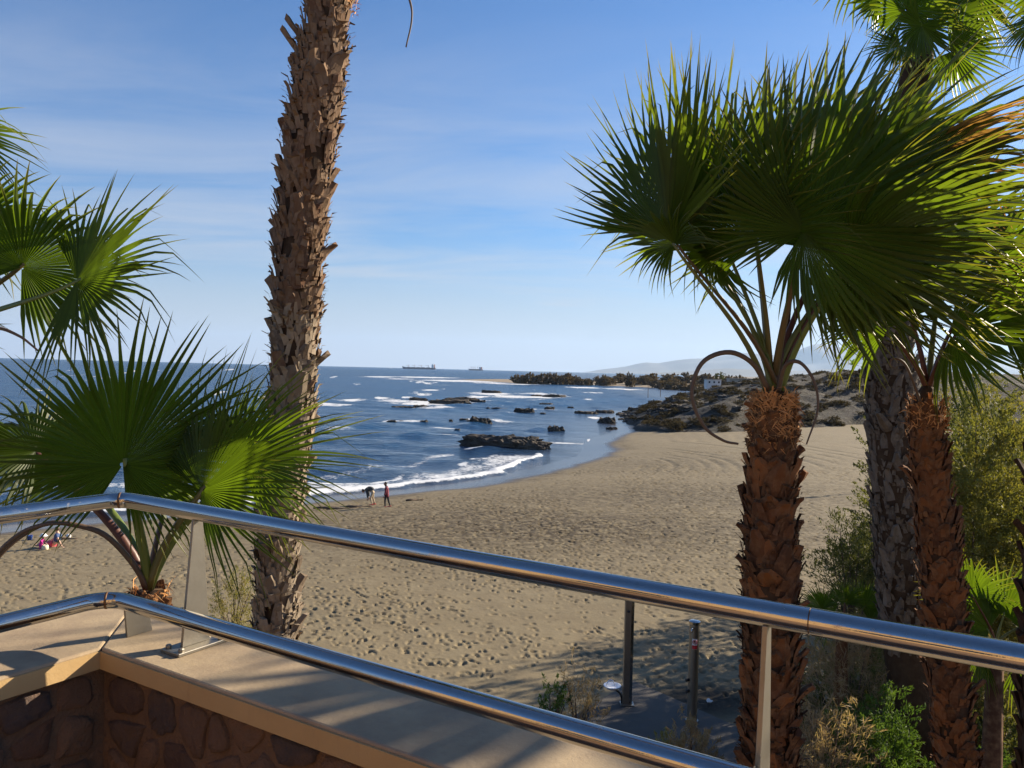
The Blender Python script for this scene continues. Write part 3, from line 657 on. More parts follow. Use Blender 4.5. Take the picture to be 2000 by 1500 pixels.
UA = float((onz(373, 1003, 8.8) - IC) @ UM); UB = float((onz(1493, 1203, 8.8) - IC) @ UM)
def post(u0, side):
    P = (lambda a, v, z: uv(u0 + a, v, z)) if side == 0 else (lambda a, v, z: uv(-v, u0 + a, z))
    A, B2 = (UM, VN) if side == 0 else (VN, -UM)
    T = 0.0045; z0, z1 = COPZ + 0.010, 8.80 - RT * 0.8; prof = [(0.103, z0), (0.188, z0), (0.159, z1), (0.131, z1)]
    b = MB(); b.prism([P(-T, v, z) for v, z in prof], A * 2 * T); po = b.build('post', 'brushed_steel', rl, bevel=0.001)
    MB().box(P(0, 0.1455, COPZ + 0.005), (0.075, 0.155, 0.010), (A, B2, ZZ)).build('base_plate', 'brushed_steel', rl, bevel=0.002)
    for a in (-0.026, 0.026):
        for v in (0.084, 0.207): MB().lathe([(0.008, 0), (0.008, 0.006), (0.005, 0.009)], P(a, v, COPZ + 0.010), 8).build('bolt', 'brushed_steel', rl)
    MB().tube([P(0, 0.062, 8.55), P(0, 0.105, 8.55)], 0.007, 10).build('bracket', 'stainless', rl, True)
pitch = UB - UA
for u0 in (UA, UB, UB + pitch, UB + 2 * pitch): post(u0, 0)
for u0 in (-1.15, -2.6): post(u0, 1)
q = onz(271, 1238, COPZ); us, vs_ = float((q - IC) @ UM), float((q - IC) @ VN)
b = MB(); b.prism([uv(us - 0.004, 0.085, COPZ + 0.0), uv(us - 0.004, vs_ + 0.04, COPZ), uv(us - 0.004, vs_ + 0.02, 8.535), uv(us - 0.004, 0.075, 8.535)], UM * 0.008)
b.build('short_support', 'brushed_steel', rl, bevel=0.001)

# ================================================================== PALMS
def boot_mesh(kind, seed):
    """an old leaf base: a ragged wedge that clasps the trunk and flares outwards; local x across, y outwards, z up"""
    rg = random.Random(seed); v = []; f = []
    w0, w1, L, fl = {'long': (0.072, 0.036, 0.22, 0.055), 'red': (0.112, 0.030, 0.22, 0.055), 'small': (0.06, 0.025, 0.21, 0.045)}[kind]
    L *= rg.uniform(.6, 1.35); rows = 5
    for k in range(rows):
        t = k / (rows - 1); w = (w0 * (1 - t) + w1 * t) * (1 + 0.25 * math.sin(t * 3)) * rg.uniform(.9, 1.1); o = fl * t ** 1.6 * rg.uniform(.85, 1.2) + 0.010
        zz = L * t
        dz = rg.uniform(-.02, .02) if k == rows - 1 else 0
        tw = rg.uniform(-.012, .012) * t
        v += [(-w + tw, o - 0.030, zz - dz), (-w * 0.45 + tw, o + 0.004, zz + dz * .5), (w * .45 + tw, o + 0.004, zz - rg.uniform(0, .02) * t), (w + tw, o - 0.030, zz + dz), (0 + tw, o - 0.034 - 0.006 * t, zz - 0.004)]
    for k in range(rows - 1):
        for j in range(5): j2 = (j + 1) % 5; f.append((k * 5 + j, k * 5 + j2, (k + 1) * 5 + j2, (k + 1) * 5 + j))
    f.append(tuple((rows - 1) * 5 + j for j in range(5)))
    me = bpy.data.meshes.new('leaf_base'); me.from_pydata(v, [], [tuple(reversed(q)) for q in f]); me.update(); return me
BOOTS = {}
def boots_of(kind, mat):
    if (kind, mat) not in BOOTS:
        L = []
        for s in range(7): m = boot_mesh(kind, s * 13 + len(mat)); m.materials.append(MATS[mat]); L.append(m)
        BOOTS[(kind, mat)] = L
    return BOOTS[(kind, mat)]

def palm_trunk(root, path, radii, kind, mats, z_show, n_boot, seed, scale=1.0):
    """tapered stem along a path, clad in leaf bases set in a spiral between the two heights in z_show"""
    rg = random.Random(seed); P = spline(path, 40); rr = np.interp(np.linspace(0, 1, 40), np.linspace(0, 1, len(radii)), radii)
    tr = MB(); tr.tube(P, [r * (1 + 0.05 * rg.uniform(-1, 1)) for r in rr], 18); tr = tr.build('trunk', 'bark_core', root, True)
    P = np.array(P); zs = P[:, 2]; O = origin(root); ga = 2.39996
    for i in range(n_boot):
        t = (i + 0.5) / n_boot; z = z_show[0] + (z_show[1] - z_show[0]) * t
        c = np.array([np.interp(z, zs, P[:, 0]), np.interp(z, zs, P[:, 1]), z]); r = float(np.interp(z, zs, rr))
        a = i * ga + rg.uniform(-.5, .5); z += rg.uniform(-.07, .07); o = V((math.cos(a), math.sin(a), 0))
        m = mats(t) if callable(mats) else mats
        b = bpy.data.objects.new('leaf_base', rg.choice(boots_of(kind, m))); link(b, tr)
        yy = nrm(o); xx = nrm(np.cross(yy, ZZ)); s = scale * rg.uniform(.8, 1.25)
        lean = (rg.uniform(-.16, .06) if kind == 'long' else rg.uniform(-.14, .14)) + (0.40 if rg.random() < 0.05 else 0); roll = rg.uniform(-.35, .35)
        M = Matrix(((xx[0], yy[0], 0), (xx[1], yy[1], 0), (xx[2], yy[2], 1))) @ Matrix.Rotation(-lean, 3, 'X') @ Matrix.Rotation(roll, 3, 'Y')
        p = c + o * (r - 0.004) - O; p[2] -= 0.10 * s
        b.matrix_local = Matrix.Translation(Vector(p)) @ (M.to_4x4()) @ Matrix.Scale(s, 4)
    return tr

def fibres(root, c, r, h, n, seed, mat='palm_fibre'):
    rg = random.Random(seed); b = MB()
    for _ in range(n):
        a = rg.uniform(0, 6.283); z = rg.uniform(-h, 0); o = V((math.cos(a), math.sin(a), 0)); tn = V((-o[1], o[0], 0))
        p = c + o * (r * rg.uniform(.85, 1.12)) + ZZ * z; L = rg.uniform(.06, .17); w = rg.uniform(.0015, .007); sd = rg.uniform(-1.3, 1.3); up = rg.uniform(-.3, 1.0)
        q1 = p + (o * rg.uniform(.1, .5) + tn * sd * .5 + ZZ * up) * L * .5; q2 = q1 + (o * rg.uniform(-.4, .6) + tn * sd + ZZ * (up - rg.uniform(.3, 1.3))) * L * .5
        s = nrm(np.cross(q1 - p, o + V((.01, .02, .03)))) * w
        b.add([p - s, p + s, q1 + s, q1 - s, q2], [(0, 1, 2, 3), (3, 2, 4)])
    o = b.build('fibre', mat, root); o['kind'] = 'stuff'; return o

def shreds(root, path, radii, zr, n, seed, mat, size=1.0):
    """split and curling pieces of old leaf base, too many and small to pick apart"""
    rg = random.Random(seed); P = np.array(spline(path, 40)); zs = P[:, 2]; rr = np.interp(np.linspace(0, 1, 40), np.linspace(0, 1, len(radii)), radii); b = MB()
    for _ in range(n):
        z = rg.uniform(*zr); a = rg.uniform(0, 6.283); o = V((math.cos(a), math.sin(a), 0)); tn = V((-o[1], o[0], 0)); r = float(np.interp(z, zs, rr))
        p = V((np.interp(z, zs, P[:, 0]), np.interp(z, zs, P[:, 1]), z)) + o * (r + rg.uniform(.0, .035)); L = rg.uniform(.05, .16) * size; w = rg.uniform(.008, .028) * size; sk = rg.uniform(-.7, .7)
        q1 = p + (ZZ * .55 + o * rg.uniform(.0, .25) + tn * sk * .3) * L; q2 = q1 + (ZZ * rg.uniform(-.1, .5) + o * rg.uniform(.05, .5) + tn * sk * .5) * L * .7
        s = nrm(tn - ZZ * sk * .5) * w; s2 = nrm(tn + o * rg.uniform(-.8, .8)) * w * .7
        b.add([p - s, p + s, q1 + s * .8, q1 - s * .9, q2 + s2, q2 - s2 * .5], [(0, 1, 2, 3), (3, 2, 4, 5)])
    o = b.build('bark_shred', mat, root); o['kind'] = 'stuff'; return o

def frond(root, base, hub, axis, normal, R, spread=150, nseg=44, cup=0.12, wind=(0, 0, 0), droop=0.35, split=0.5, seed=0, mat='palm_leaf', pet=(0.030, 0.012), sag=0.0, fold=0.55, lenv=0.25):
    rg = random.Random(seed); base, hub = V(base), V(hub); axis = nrm(axis); normal = nrm(V(normal) - axis * (V(normal) @ axis)); side = np.cross(normal, axis); wind = V(wind)
    b = MB(); dphi = rad(2 * spread) / nseg; S = [0.02, 0.16, 0.34, split, split + (1 - split) * .3, split + (1 - split) * .55, split + (1 - split) * .8, 1.0]
    for i in range(nseg):
        ph = -rad(spread) + (i + .5) * dphi; q = abs(ph) / math.pi
        L = R * (1 - lenv * q ** 1.3) * rg.uniform(.92, 1.06); wv = math.sin(i * .42 + seed) * .5 + math.sin(i * 1.13 + seed * 2.1) * .5; kd = droop * rg.uniform(.5, 1.5) * (1 + .7 * wv); kw = rg.uniform(.6, 1.35) * (1 + .4 * wv); kn = .10 * math.sin(i * .8 + seed * 1.7) + rg.uniform(-.07, .07); jit = rg.uniform(-.9, .9) * dphi; tw = rg.uniform(-.25, .25)
        bent = rg.random() < 0.16; vs = []; at_ = []; sh = rg.random()
        for k, s in enumerate(S):
            free = max(0.0, (s - split) / (1 - split)); hw = dphi / 2
            if free > 0: wfac = max(0.0, (1 - free) ** 0.85) * 0.78
            else: wfac = 1.0
            half = min(s, split) * L * math.tan(hw) * wfac
            phs = ph + jit * free; dr = nrm(axis * math.cos(phs) + side * math.sin(phs)); dr = nrm(dr + normal * (cup * (0.4 + abs(math.sin(phs)))))
            tang = nrm(np.cross(normal, dr)); nn = nrm(np.cross(dr, tang)); tang = tang * math.cos(tw * free) + nn * math.sin(tw * free)
            bend = max(0.0, s - 0.30); p = hub + dr * s * L
            off = (-ZZ * kd * bend ** 2 + wind * kw * bend ** 1.8 + normal * kn * bend ** 1.2) * L
            if bent and s > 0.72: off = off - ZZ * (s - .72) * L * 0.9
            p = p + off
            ln = np.linalg.norm(p - hub); mx = s * L * 1.06
            if ln > mx: p = hub + (p - hub) * (mx / ln)
            h = half * fold
            e = V([0, 0, 0]) if False else nn * h
            vs += [p - tang * half - e, p + e, p + tang * half - e]; at_ += [s] * 3
        fs = []
        for k in range(len(S) - 1):
            for j in (0, 1): fs.append((k * 3 + j, k * 3 + j + 1, (k + 1) * 3 + j + 1, (k + 1) * 3 + j))
        b.add(vs, fs, tip=at_, shade=[sh] * len(vs))
    fr = b.build('frond', mat, root)
    d0 = nrm(hub - base); L = np.linalg.norm(hub - base)
    m1 = base + ZZ * L * 0.20 + d0 * L * .22 + ZZ * sag; m2 = hub - d0 * L * .3 - ZZ * 0.0 + ZZ * sag
    P = bez(base, m1, m2, hub + axis * 0.04 * R, 12); MB().tube(P, np.linspace(pet[0], pet[1], 12), 8, flat=0.55, up=normal).build('petiole', 'petiole', fr, True)
    return fr
# fronds seen in the photograph: hub and heading are read off in pixels, depth from the palm they grow on
def pfrond(root, basep, hp, D, ang, R, tilt=0.0, yaw=0.0, **kw):
    """ang: heading of the blade axis in the picture plane (deg, 0 = right, 90 = up); tilt leans the axis towards the viewer; yaw turns the blade about its axis"""
    hub = at(hp[0], hp[1], D); view = nrm(CAM - hub)
    a = rad(ang); ax = R_ * math.cos(a) + U_ * math.sin(a); sd = -R_ * math.sin(a) + U_ * math.cos(a)
    ax = ax * math.cos(rad(tilt)) + view * math.sin(rad(tilt)); nr = view * math.cos(rad(yaw)) + sd * math.sin(rad(yaw))
    return frond(root, basep, hub, ax, nr, R * D / FPX, **kw)
def stalk(root, pts, r0, r1, name='flower_stalk', n=28):
    return MB().tube(spline(pts, n), np.linspace(r0, r1, n), 6).build(name, 'stalk', root, True)
def crown(root, c, n, R, L, seed, el=(5, 75), **kw):
    """fronds all round a crown"""
    rg = random.Random(seed)
    for i in range(n):
        a = i * 2.39996 + rg.uniform(-.2, .2); t = (i + .5) / n; e = rad(el[0] + (el[1] - el[0]) * t); d = V((math.cos(a) * math.cos(e), math.sin(a) * math.cos(e), math.sin(e)))
        hub = c + d * L * rg.uniform(.85, 1.1); nr = nrm(ZZ * math.cos(e) - V((math.cos(a), math.sin(a), 0)) * math.sin(e) + V((rg.uniform(-.3, .3), rg.uniform(-.3, .3), 0)))
        frond(root, c + V((math.cos(a), math.sin(a), 0)) * 0.08, hub, d + V((0, 0, -.25)), nr, R * rg.uniform(.85, 1.1), seed=seed * 100 + i, **kw)
GZ = 2.1
def palm(name, path, label, group='palms along the terrace'):
    return thing(name, path[0], label, 'palm tree', group)

# --- tall palm whose crown is above the picture
D = 6.6
pp = [at(x, y, D) for x, y in ((540, 1215), (545, 1030), (570, 800), (578, 620), (590, 420), (610, 250), (628, 110), (645, 0))]
b0 = pp[0].copy(); b0[2] = GZ; mid = (b0 + pp[0]) / 2; top = pp[-1] + V((0.06, 0.05, 0.45)); path = [b0, mid] + pp + [top]
tall = palm('fan_palm', path, 'tall leaning palm trunk clad in pale ragged leaf bases, no crown in view')
palm_trunk(tall, path, [0.165, 0.145, 0.135, 0.135, 0.15, 0.16, 0.175, 0.18, 0.17, 0.11, 0.09], 'long', lambda t: ('bark_grey' if t < 0.52 + 0.2 * random.Random(int(t * 1e5)).random() - .1 else 'bark_upper'), (6.0, 12.25), 300, 11, 0.98)
crown(tall, top, 10, 0.95, 0.85, 21, el=(25, 80), nseg=36, droop=0.25)
stalk(tall, [top, at(700, -190, 6.4), at(770, -80, 6.2), at(800, 0, 6.2), at(804, 40, 6.2), at(793, 92, 6.2)], 0.016, 0.006)
fibres(tall, top - ZZ * 0.05, 0.15, 0.5, 260, 5)
shreds(tall, path, [0.175, 0.155, 0.145, 0.145, 0.16, 0.17, 0.185, 0.19, 0.18, 0.12, 0.10], (6.0, 9.6), 1500, 6, 'bark_grey', 1.1)
shreds(tall, path, [0.175, 0.155, 0.145, 0.145, 0.16, 0.17, 0.185, 0.19, 0.18, 0.12, 0.10], (9.5, 12.3), 1200, 16, 'bark_upper', 1.1)

# --- palm in front of the beach on the right, crown in full view
D = 6.3
pp = [at(x, y, D) for x, y in ((1502, 1500), (1505, 1300), (1505, 1080), (1508, 900), (1512, 800))]
b0 = pp[0].copy(); b0[2] = GZ; path = [b0, (b0 + pp[0]) / 2] + pp + [at(1514, 752, D)]
pr = palm('fan_palm', path, 'windblown fan palm with rust brown trunk, orange fibre collar and full crown of fronds')
palm_trunk(pr, path, [0.21, 0.195, 0.185, 0.185, 0.185, 0.155, 0.13, 0.06], 'red', 'bark_red', (5.2, 8.98), 230, 4, 0.92)
shreds(pr, path, [0.215, 0.20, 0.19, 0.19, 0.19, 0.16, 0.135, 0.06], (5.2, 9.0), 1100, 7, 'bark_red', 1.1)
fibres(pr, at(1512, 770, D), 0.155, 0.42, 2000, 7)
cb = at(1513, 775, D)
WR = (0.55, -0.10, 0.0)
F = [  # hub px, depth, heading, radius px, options
    ((1568, 452), 5.7, 46, 430, dict(tilt=-6, yaw=-4, spread=170, nseg=80, cup=.10, wind=(.22, 0, .03), droop=.08, lenv=.64, split=.55, pet=(.036, .014))),
    ((1305, 465), 6.0, 90, 360, dict(tilt=2, yaw=62, spread=78, nseg=46, wind=(.04, 0, .04), droop=.06, cup=.2, lenv=.3)),
    ((1318, 478), 5.9, 140, 135, dict(tilt=6, yaw=50, spread=120, nseg=40, wind=(.35, 0, 0), droop=.35, lenv=.3)),
    ((1345, 440), 6.2, 95, 345, dict(tilt=-4, yaw=64, spread=85, nseg=44, wind=(.02, 0, .05), droop=.06, cup=.2, lenv=.4)),
    ((1400, 440), 6.5, 94, 370, dict(tilt=-8, yaw=52, spread=95, nseg=44, wind=(.06, 0, 0), droop=.08, lenv=.4)),
    ((1470, 420), 6.8, 86, 350, dict(tilt=-12, yaw=20, spread=100, nseg=46, wind=(.15, 0, 0), droop=.10, lenv=.4)),
    ((1560, 400), 6.9, 72, 360, dict(tilt=-12, yaw=10, spread=100, nseg=46, wind=(.25, 0, 0), droop=.10, lenv=.4)),
    ((1655, 400), 6.6, 58, 430, dict(tilt=-8, yaw=12, spread=105, nseg=50, wind=(.25, 0, 0), droop=.10, lenv=.4)),
    ((1700, 440), 6.2, 28, 390, dict(tilt=0, yaw=-20, spread=105, nseg=50, wind=(.4, 0, 0), droop=.15, lenv=.4)),
    ((1660, 490), 5.9, 2, 370, dict(tilt=6, yaw=-40, spread=110, nseg=52, wind=(.7, 0, .05), droop=.14, lenv=.35)),
    ((1640, 510), 6.3, -16, 300, dict(tilt=6, yaw=-48, spread=100, nseg=46, wind=(.9, 0, .15), droop=.10, lenv=.35)),
    ((1760, 330), 6.4, 10, 300, dict(tilt=0, yaw=-55, spread=75, nseg=34, wind=(.5, 0, -.1), droop=.2, mat='palm_leaf_dry')),
    ((1405, 500), 6.3, 165, 165, dict(tilt=8, yaw=-40, spread=120, nseg=40, wind=(.75, 0, 0), droop=.25)),
    ((1480, 470), 6.0, 108, 270, dict(tilt=4, yaw=28, spread=115, nseg=50, wind=(.2, 0, 0), droop=.12, lenv=.5)),
]
for i, (hp, dd, an, R, kw) in enumerate(F): pfrond(pr, cb + V((0.05 * math.sin(i * 2.4), 0.05 * math.cos(i * 2.4), 0)), hp, dd, an, R, seed=300 + i, **kw)
stalk(pr, [at(1500, 760, 6.2), at(1472, 712, 6.1), at(1425, 688, 6.0), at(1372, 708, 5.95), at(1351, 770, 5.95), at(1375, 832, 5.95), at(1412, 860, 5.95), at(1442, 867, 5.95)], .024, .008, 'spent_stalk', 40)
stalk(pr, [at(1520, 765, 6.2), at(1533, 715, 6.1), at(1562, 708, 6.0), at(1590, 745, 5.95), at(1597, 800, 5.95), at(1575, 868, 5.95)], .020, .006, 'spent_stalk', 36)

# --- slimmer reddish palm further right
D = 7.2
pp = [at(x, y, D) for x, y in ((1872, 1500), (1850, 1300), (1835, 1080), (1815, 900), (1808, 790))]
b0 = pp[0] + V((0.5, 0.0, 0)); b0[2] = GZ; path = [b0, (b0 + pp[0]) / 2 + V((.05, 0, 0))] + pp + [at(1812, 755, D)]
p2 = palm('fan_palm', path, 'slim fan palm with dark reddish trunk beside the tamarisk trees')
palm_trunk(p2, path, [0.175, 0.165, 0.155, 0.155, 0.155, 0.13, 0.11, 0.05], 'red', 'bark_red', (5.0, 8.95), 220, 9, 0.85)
shreds(p2, path, [0.18, 0.17, 0.16, 0.16, 0.16, 0.135, 0.115, 0.05], (5.0, 8.95), 900, 8, 'bark_red', 1.0)
fibres(p2, at(1812, 775, D), 0.15, 0.3, 260, 8); cb = at(1812, 768, D)
F = [((1898, 560), 7.0, 66, 250, dict(tilt=-5, yaw=58, spread=110, nseg=40, droop=.15, wind=(.15, 0, 0))),
     ((1858, 655), 6.9, -4, 190, dict(tilt=0, yaw=-15, spread=105, nseg=40, droop=.35, wind=(.3, 0, 0))),
     ((1762, 560), 7.3, 105, 260, dict(tilt=0, yaw=-20, spread=120, nseg=40, droop=.2, wind=(.3, 0, 0))),
     ((1840, 520), 7.6, 85, 280, dict(tilt=-20, yaw=0, spread=130, nseg=40, droop=.2, wind=(.3, 0, 0))),
     ((1950, 610), 7.4, 25, 240, dict(tilt=-10, yaw=10, spread=120, nseg=40, droop=.3, wind=(.3, 0, 0))),
     ((1735, 640), 7.0, 150, 170, dict(tilt=10, yaw=30, spread=110, nseg=36, droop=.4, wind=(.4, 0, 0)))]
for i, (hp, dd, an, R, kw) in enumerate(F): pfrond(p2, cb, hp, dd, an, R, seed=400 + i, **kw)
stalk(p2, [at(1800, 790, 7.1), at(1770, 715, 7.0), at(1745, 700, 7.0), at(1738, 712, 7.0), at(1748, 720, 7.0)], .014, .006, 'spent_stalk')

# --- big grey trunk behind, crown high up
D = 12.5
pp = [at(x, y, D) for x, y in ((1790, 1400), (1762, 1130), (1748, 900), (1738, 720), (1735, 560), (1760, 330), (1785, 180))]
b0 = pp[0] + V((.3, 0, 0)); b0[2] = GZ; path = [b0, (b0 + pp[0]) / 2] + pp + [at(1800, 60, D)]
p3 = palm('fan_palm', path, 'stout palm trunk covered in small grey criss-cross leaf stubs behind the slim palm')
palm_trunk(p3, path, [0.42, 0.40, 0.365, 0.365, 0.355, 0.345, 0.32, 0.29, 0.26, 0.18], 'small', 'bark_dull', (4.9, 11.9), 300, 14, 1.2)
shreds(p3, path, [0.42, 0.40, 0.365, 0.365, 0.355, 0.345, 0.32, 0.29, 0.26, 0.18], (4.9, 12.0), 2200, 24, 'bark_dull', 1.3)
cb = at(1800, 80, D)
F = [((1770, 40), 11.8, 100, 130, dict(yaw=20, spread=150)), ((1850, 60), 12.0, 60, 150, dict(yaw=-10, spread=150)), ((1720, 20), 12.2, 150, 120, dict(yaw=-30, spread=120)),
     ((1800, 70), 11.5, 250, 120, dict(yaw=20, spread=140)), ((1760, 110), 11.9, 215, 110, dict(yaw=-30, spread=120)), ((1860, 120), 11.9, -30, 140, dict(yaw=15, spread=130)), ((1840, -60), 12.5, 80, 200, dict(yaw=0, spread=140)), ((1900, 0), 12.7, 20, 180, dict(yaw=0, spread=140)), ((1700, -60), 13.0, 120, 180, dict(yaw=0, spread=140))]
for i, (hp, dd, an, R, kw) in enumerate(F): pfrond(p3, cb, (hp[0], hp[1] - 20), dd, an, R * .8, seed=500 + i, nseg=36, droop=.3, wind=(.25, 0, 0), **kw)

# --- dark trunk cut by the picture's right edge
D = 7.6
pp = [at(x, y, D) for x, y in ((2040, 1450), (2042, 1150), (2054, 880), (2064, 600))]
b0 = pp[0].copy(); b0[2] = GZ; path = [b0] + pp + [at(2072, 300, D), at(2080, 130, D)]
p4 = palm('fan_palm', path, 'dark palm trunk at the edge of the tamarisk thicket, fronds hanging high')
palm_trunk(p4, path, [0.22, 0.19, 0.18, 0.17, 0.17, 0.16, 0.09], 'small', 'bark_core', (4.6, 10.6), 200, 15, 1.1)
cb = at(2080, 130, D)
F = [((1990, 110), 6.9, 190, 130, dict(yaw=40, spread=110, droop=.5)), ((2060, 60), 7.2, 120, 200, dict(yaw=0, spread=140, droop=.2)), ((2120, 120), 7.4, 20, 200, dict(yaw=0, spread=140, droop=.3)), ((2010, 40), 7.9, 150, 150, dict(yaw=20, spread=130, droop=.3)), ((2060, 260), 7.0, 260, 160, dict(yaw=0, spread=120, droop=.3)), ((2150, 0), 8.0, 60, 200, dict(yaw=0, spread=140, droop=.2))]
for i, (hp, dd, an, R, kw) in enumerate(F): pfrond(p4, cb, (hp[0] + 40, hp[1] - 70), dd, an, R * .75, seed=600 + i, nseg=36, wind=(.2, 0, 0), **kw)

# --- palm beside the terrace, outside the picture on the right: it shades the coping
path = [V((5.25, 5.35, GZ)), V((5.2, 5.3, 6.0)), V((5.15, 5.25, 9.85))]
p5 = palm('fan_palm', path, 'fan palm close beside the terrace whose fronds shade the coping')
palm_trunk(p5, path, [0.26, 0.22, 0.18], 'red', 'bark_red', (7.0, 9.2), 110, 16, 0.9)
crown(p5, V((5.15, 5.25, 9.9)), 11, 1.0, 0.88, 31, el=(8, 78), nseg=36, droop=0.3, wind=(.2, 0, 0))

# --- palm outside the picture on the left, fronds reaching in
D = 4.7
cb = at(-230, 760, 5.0); path = [V((cb[0] - .1, cb[1], GZ)), V((cb[0] - .05, cb[1], 5.5)), cb]
p6 = palm('fan_palm', path, 'palm whose fronds hang into view above the younger palm by the terrace corner')
palm_trunk(p6, path, [0.25, 0.21, 0.17], 'red', 'bark_red', (6.5, 8.9), 100, 17, 0.9)
F = [((42, 522), 4.6, 52, 235, dict(tilt=5, yaw=-8, spread=150, nseg=56, droop=.3, split=.52)),
     ((150, 548), 4.5, 20, 275, dict(tilt=12, yaw=34, spread=112, nseg=48, droop=.22, split=.45)),
     ((-60, 440), 4.9, 70, 180, dict(tilt=-5, yaw=10, spread=140, nseg=44, droop=.3)),
     ((-100, 255), 5.2, 14, 180, dict(tilt=0, yaw=-35, spread=90, nseg=36, droop=.45)),
     ((-260, 430), 5.0, 110, 260, dict(yaw=0, spread=150, nseg=40)), ((-420, 560), 5.2, 160, 260, dict(yaw=20, spread=150, nseg=40)), ((-150, 640), 4.3, -20, 160, dict(yaw=20, spread=110, nseg=36, droop=.5))]
for i, (hp, dd, an, R, kw) in enumerate(F): pfrond(p6, cb, hp, dd, an, R, seed=700 + i, **kw)
stalk(p6, [cb, at(-120, 660, 4.5), at(-20, 640, 4.4), at(35, 655, 4.4), at(76, 686, 4.4)], .016, .005)
stalk(p6, [at(-60, 1180, 4.6), at(-10, 1090, 4.5), at(40, 1042, 4.5), at(90, 1024, 4.5), at(135, 1022, 4.6)], .018, .010, 'spent_stalk')

# --- young palm behind the coping corner
D = 5.2
cb = at(290, 1150, D); path = [V((cb[0], cb[1] + .1, GZ)), V((cb[0], cb[1] + .05, 5)), cb - ZZ * .02]
p7 = palm('fan_palm', path, 'young fan palm with broad green fronds rising behind the coping corner')
palm_trunk(p7, path, [0.22, 0.18, 0.10], 'red', 'bark_red', (5.2, 7.70), 80, 18, 0.8)
fibres(p7, cb + ZZ * .0, 0.10, 0.22, 240, 9)
F = [((240, 908), 4.9, 74, 352, dict(tilt=2, yaw=-6, spread=162, nseg=76, droop=.12, lenv=.55, split=.50)),
     ((392, 958), 4.9, 44, 345, dict(tilt=6, yaw=30, spread=110, nseg=56, droop=.14, wind=(.15, 0, 0), split=.40, lenv=.6)),
     ((470, 900), 5.4, 26, 270, dict(tilt=0, yaw=-30, spread=105, nseg=44, droop=.25, wind=(.2, 0, 0), split=.4, lenv=.4)),
     ((430, 900), 5.8, 66, 200, dict(tilt=-10, yaw=48, spread=80, nseg=36, droop=.2, split=.4)),
     ((70, 880), 5.2, 150, 190, dict(tilt=0, yaw=-30, spread=130, nseg=44, droop=.7)),
     ((150, 915), 5.8, 125, 200, dict(tilt=-10, yaw=-25, spread=110, nseg=40, droop=.3)),
     ((330, 960), 5.6, 60, 150, dict(tilt=0, yaw=50, spread=90, nseg=36, droop=.3))]
for i, (hp, dd, an, R, kw) in enumerate(F): pfrond(p7, cb, hp, dd, an, R, seed=800 + i, sag=.02, pet=(.034, .016), **kw)
stalk(p7, [cb, at(255, 1095, 5.1), at(205, 1045, 5.0), at(150, 1026, 4.95), at(95, 1022, 4.9), at(45, 1045, 4.85), at(0, 1085, 4.8), at(-30, 1130, 4.8)], .020, .012, 'spent_stalk', 36)

# ================================================================== ROCKS
def rock_mesh(seed, sub, sx, sy, sz, rough=1.0):
    bm = bmesh.new(); bmesh.ops.create_icosphere(bm, subdivisions=sub, radius=1.0); o = Vector((seed * 7.3, seed * 3.1, seed * 1.7))
    for v in bm.verts:
        p = v.co.copy(); n = mnoise.fractal(p * 1.3 + o, 0.9, 2.1, 5) * 0.34 * rough + (abs(mnoise.fractal(p * 2.6 + o, 0.8, 2.2, 5)) - .25) * 0.34 * rough + mnoise.fractal(p * 7 + o, 0.7, 2.2, 3) * 0.10 * rough
        r = 1 + n; top = min(p.z, 0.55 + 0.26 * rough * mnoise.noise(p * 2.0 + o) + 0.10 * mnoise.noise(p * 6 + o))
        v.co = Vector((p.x * r * sx, p.y * r * sy, (top * r) * sz))
    me = bpy.data.meshes.new('rock'); bm.to_mesh(me); bm.free(); me.materials.append(MATS['sea_rock'])
    return me
def rock(px, py, w, h, label, group=None, seed=0, sub=3, dy=0.6, name='rock', zb=0.0, rough=0.8):
    c = onz(px, py, zb); D = c[1]; sx = w * D / FPX / 2; sz = max(h * D / FPX, 0.25) / 0.62; sy = max(sx * dy, 0.5)
    o = bpy.data.objects.new(name, rock_mesh(seed + px * .01, sub, sx, sy, sz, rough)); link(o); o.location = (c[0], c[1] + sy * .8, zb - 0.10 * sz)
    return tag(o, label, 'rock', group)
rock(985, 877, 168, 27, 'large flat-topped dark rock island close to the surf', seed=3, sub=5, dy=0.42, rough=0.72)
for i, (px, py, w, h) in enumerate([(937, 829, 44, 13), (1085, 842, 32, 10), (1025, 806, 38, 9)]):
    rock(px, py, w, h, ['rounded dark rock standing alone in the bay', 'jagged little rock between the rock island and the headland boulders', 'low dark rock seaward of the rounded rock'][i], seed=i * 5 + 20, sub=4, dy=0.5)
for i, (px, py, w, h) in enumerate([(880, 789, 84, 9), (905, 784, 66, 8), (815, 783, 34, 7), (788, 797, 48, 4), (822, 795, 32, 4), (935, 786, 30, 5)]):
    rock(px, py, w, h, 'flat dark reef rock awash in a patch of white water', 'reef rocks awash in white water', i * 3 + 40, 4, 0.5)
for i, (px, py, w, h) in enumerate([(960, 768, 42, 6), (1085, 776, 46, 6), (1050, 774, 26, 3)]):
    rock(px, py, w, h, 'thin far reef rock awash in surf before the spit', 'far reef rocks before the spit', i * 3 + 70, 3, 0.6)
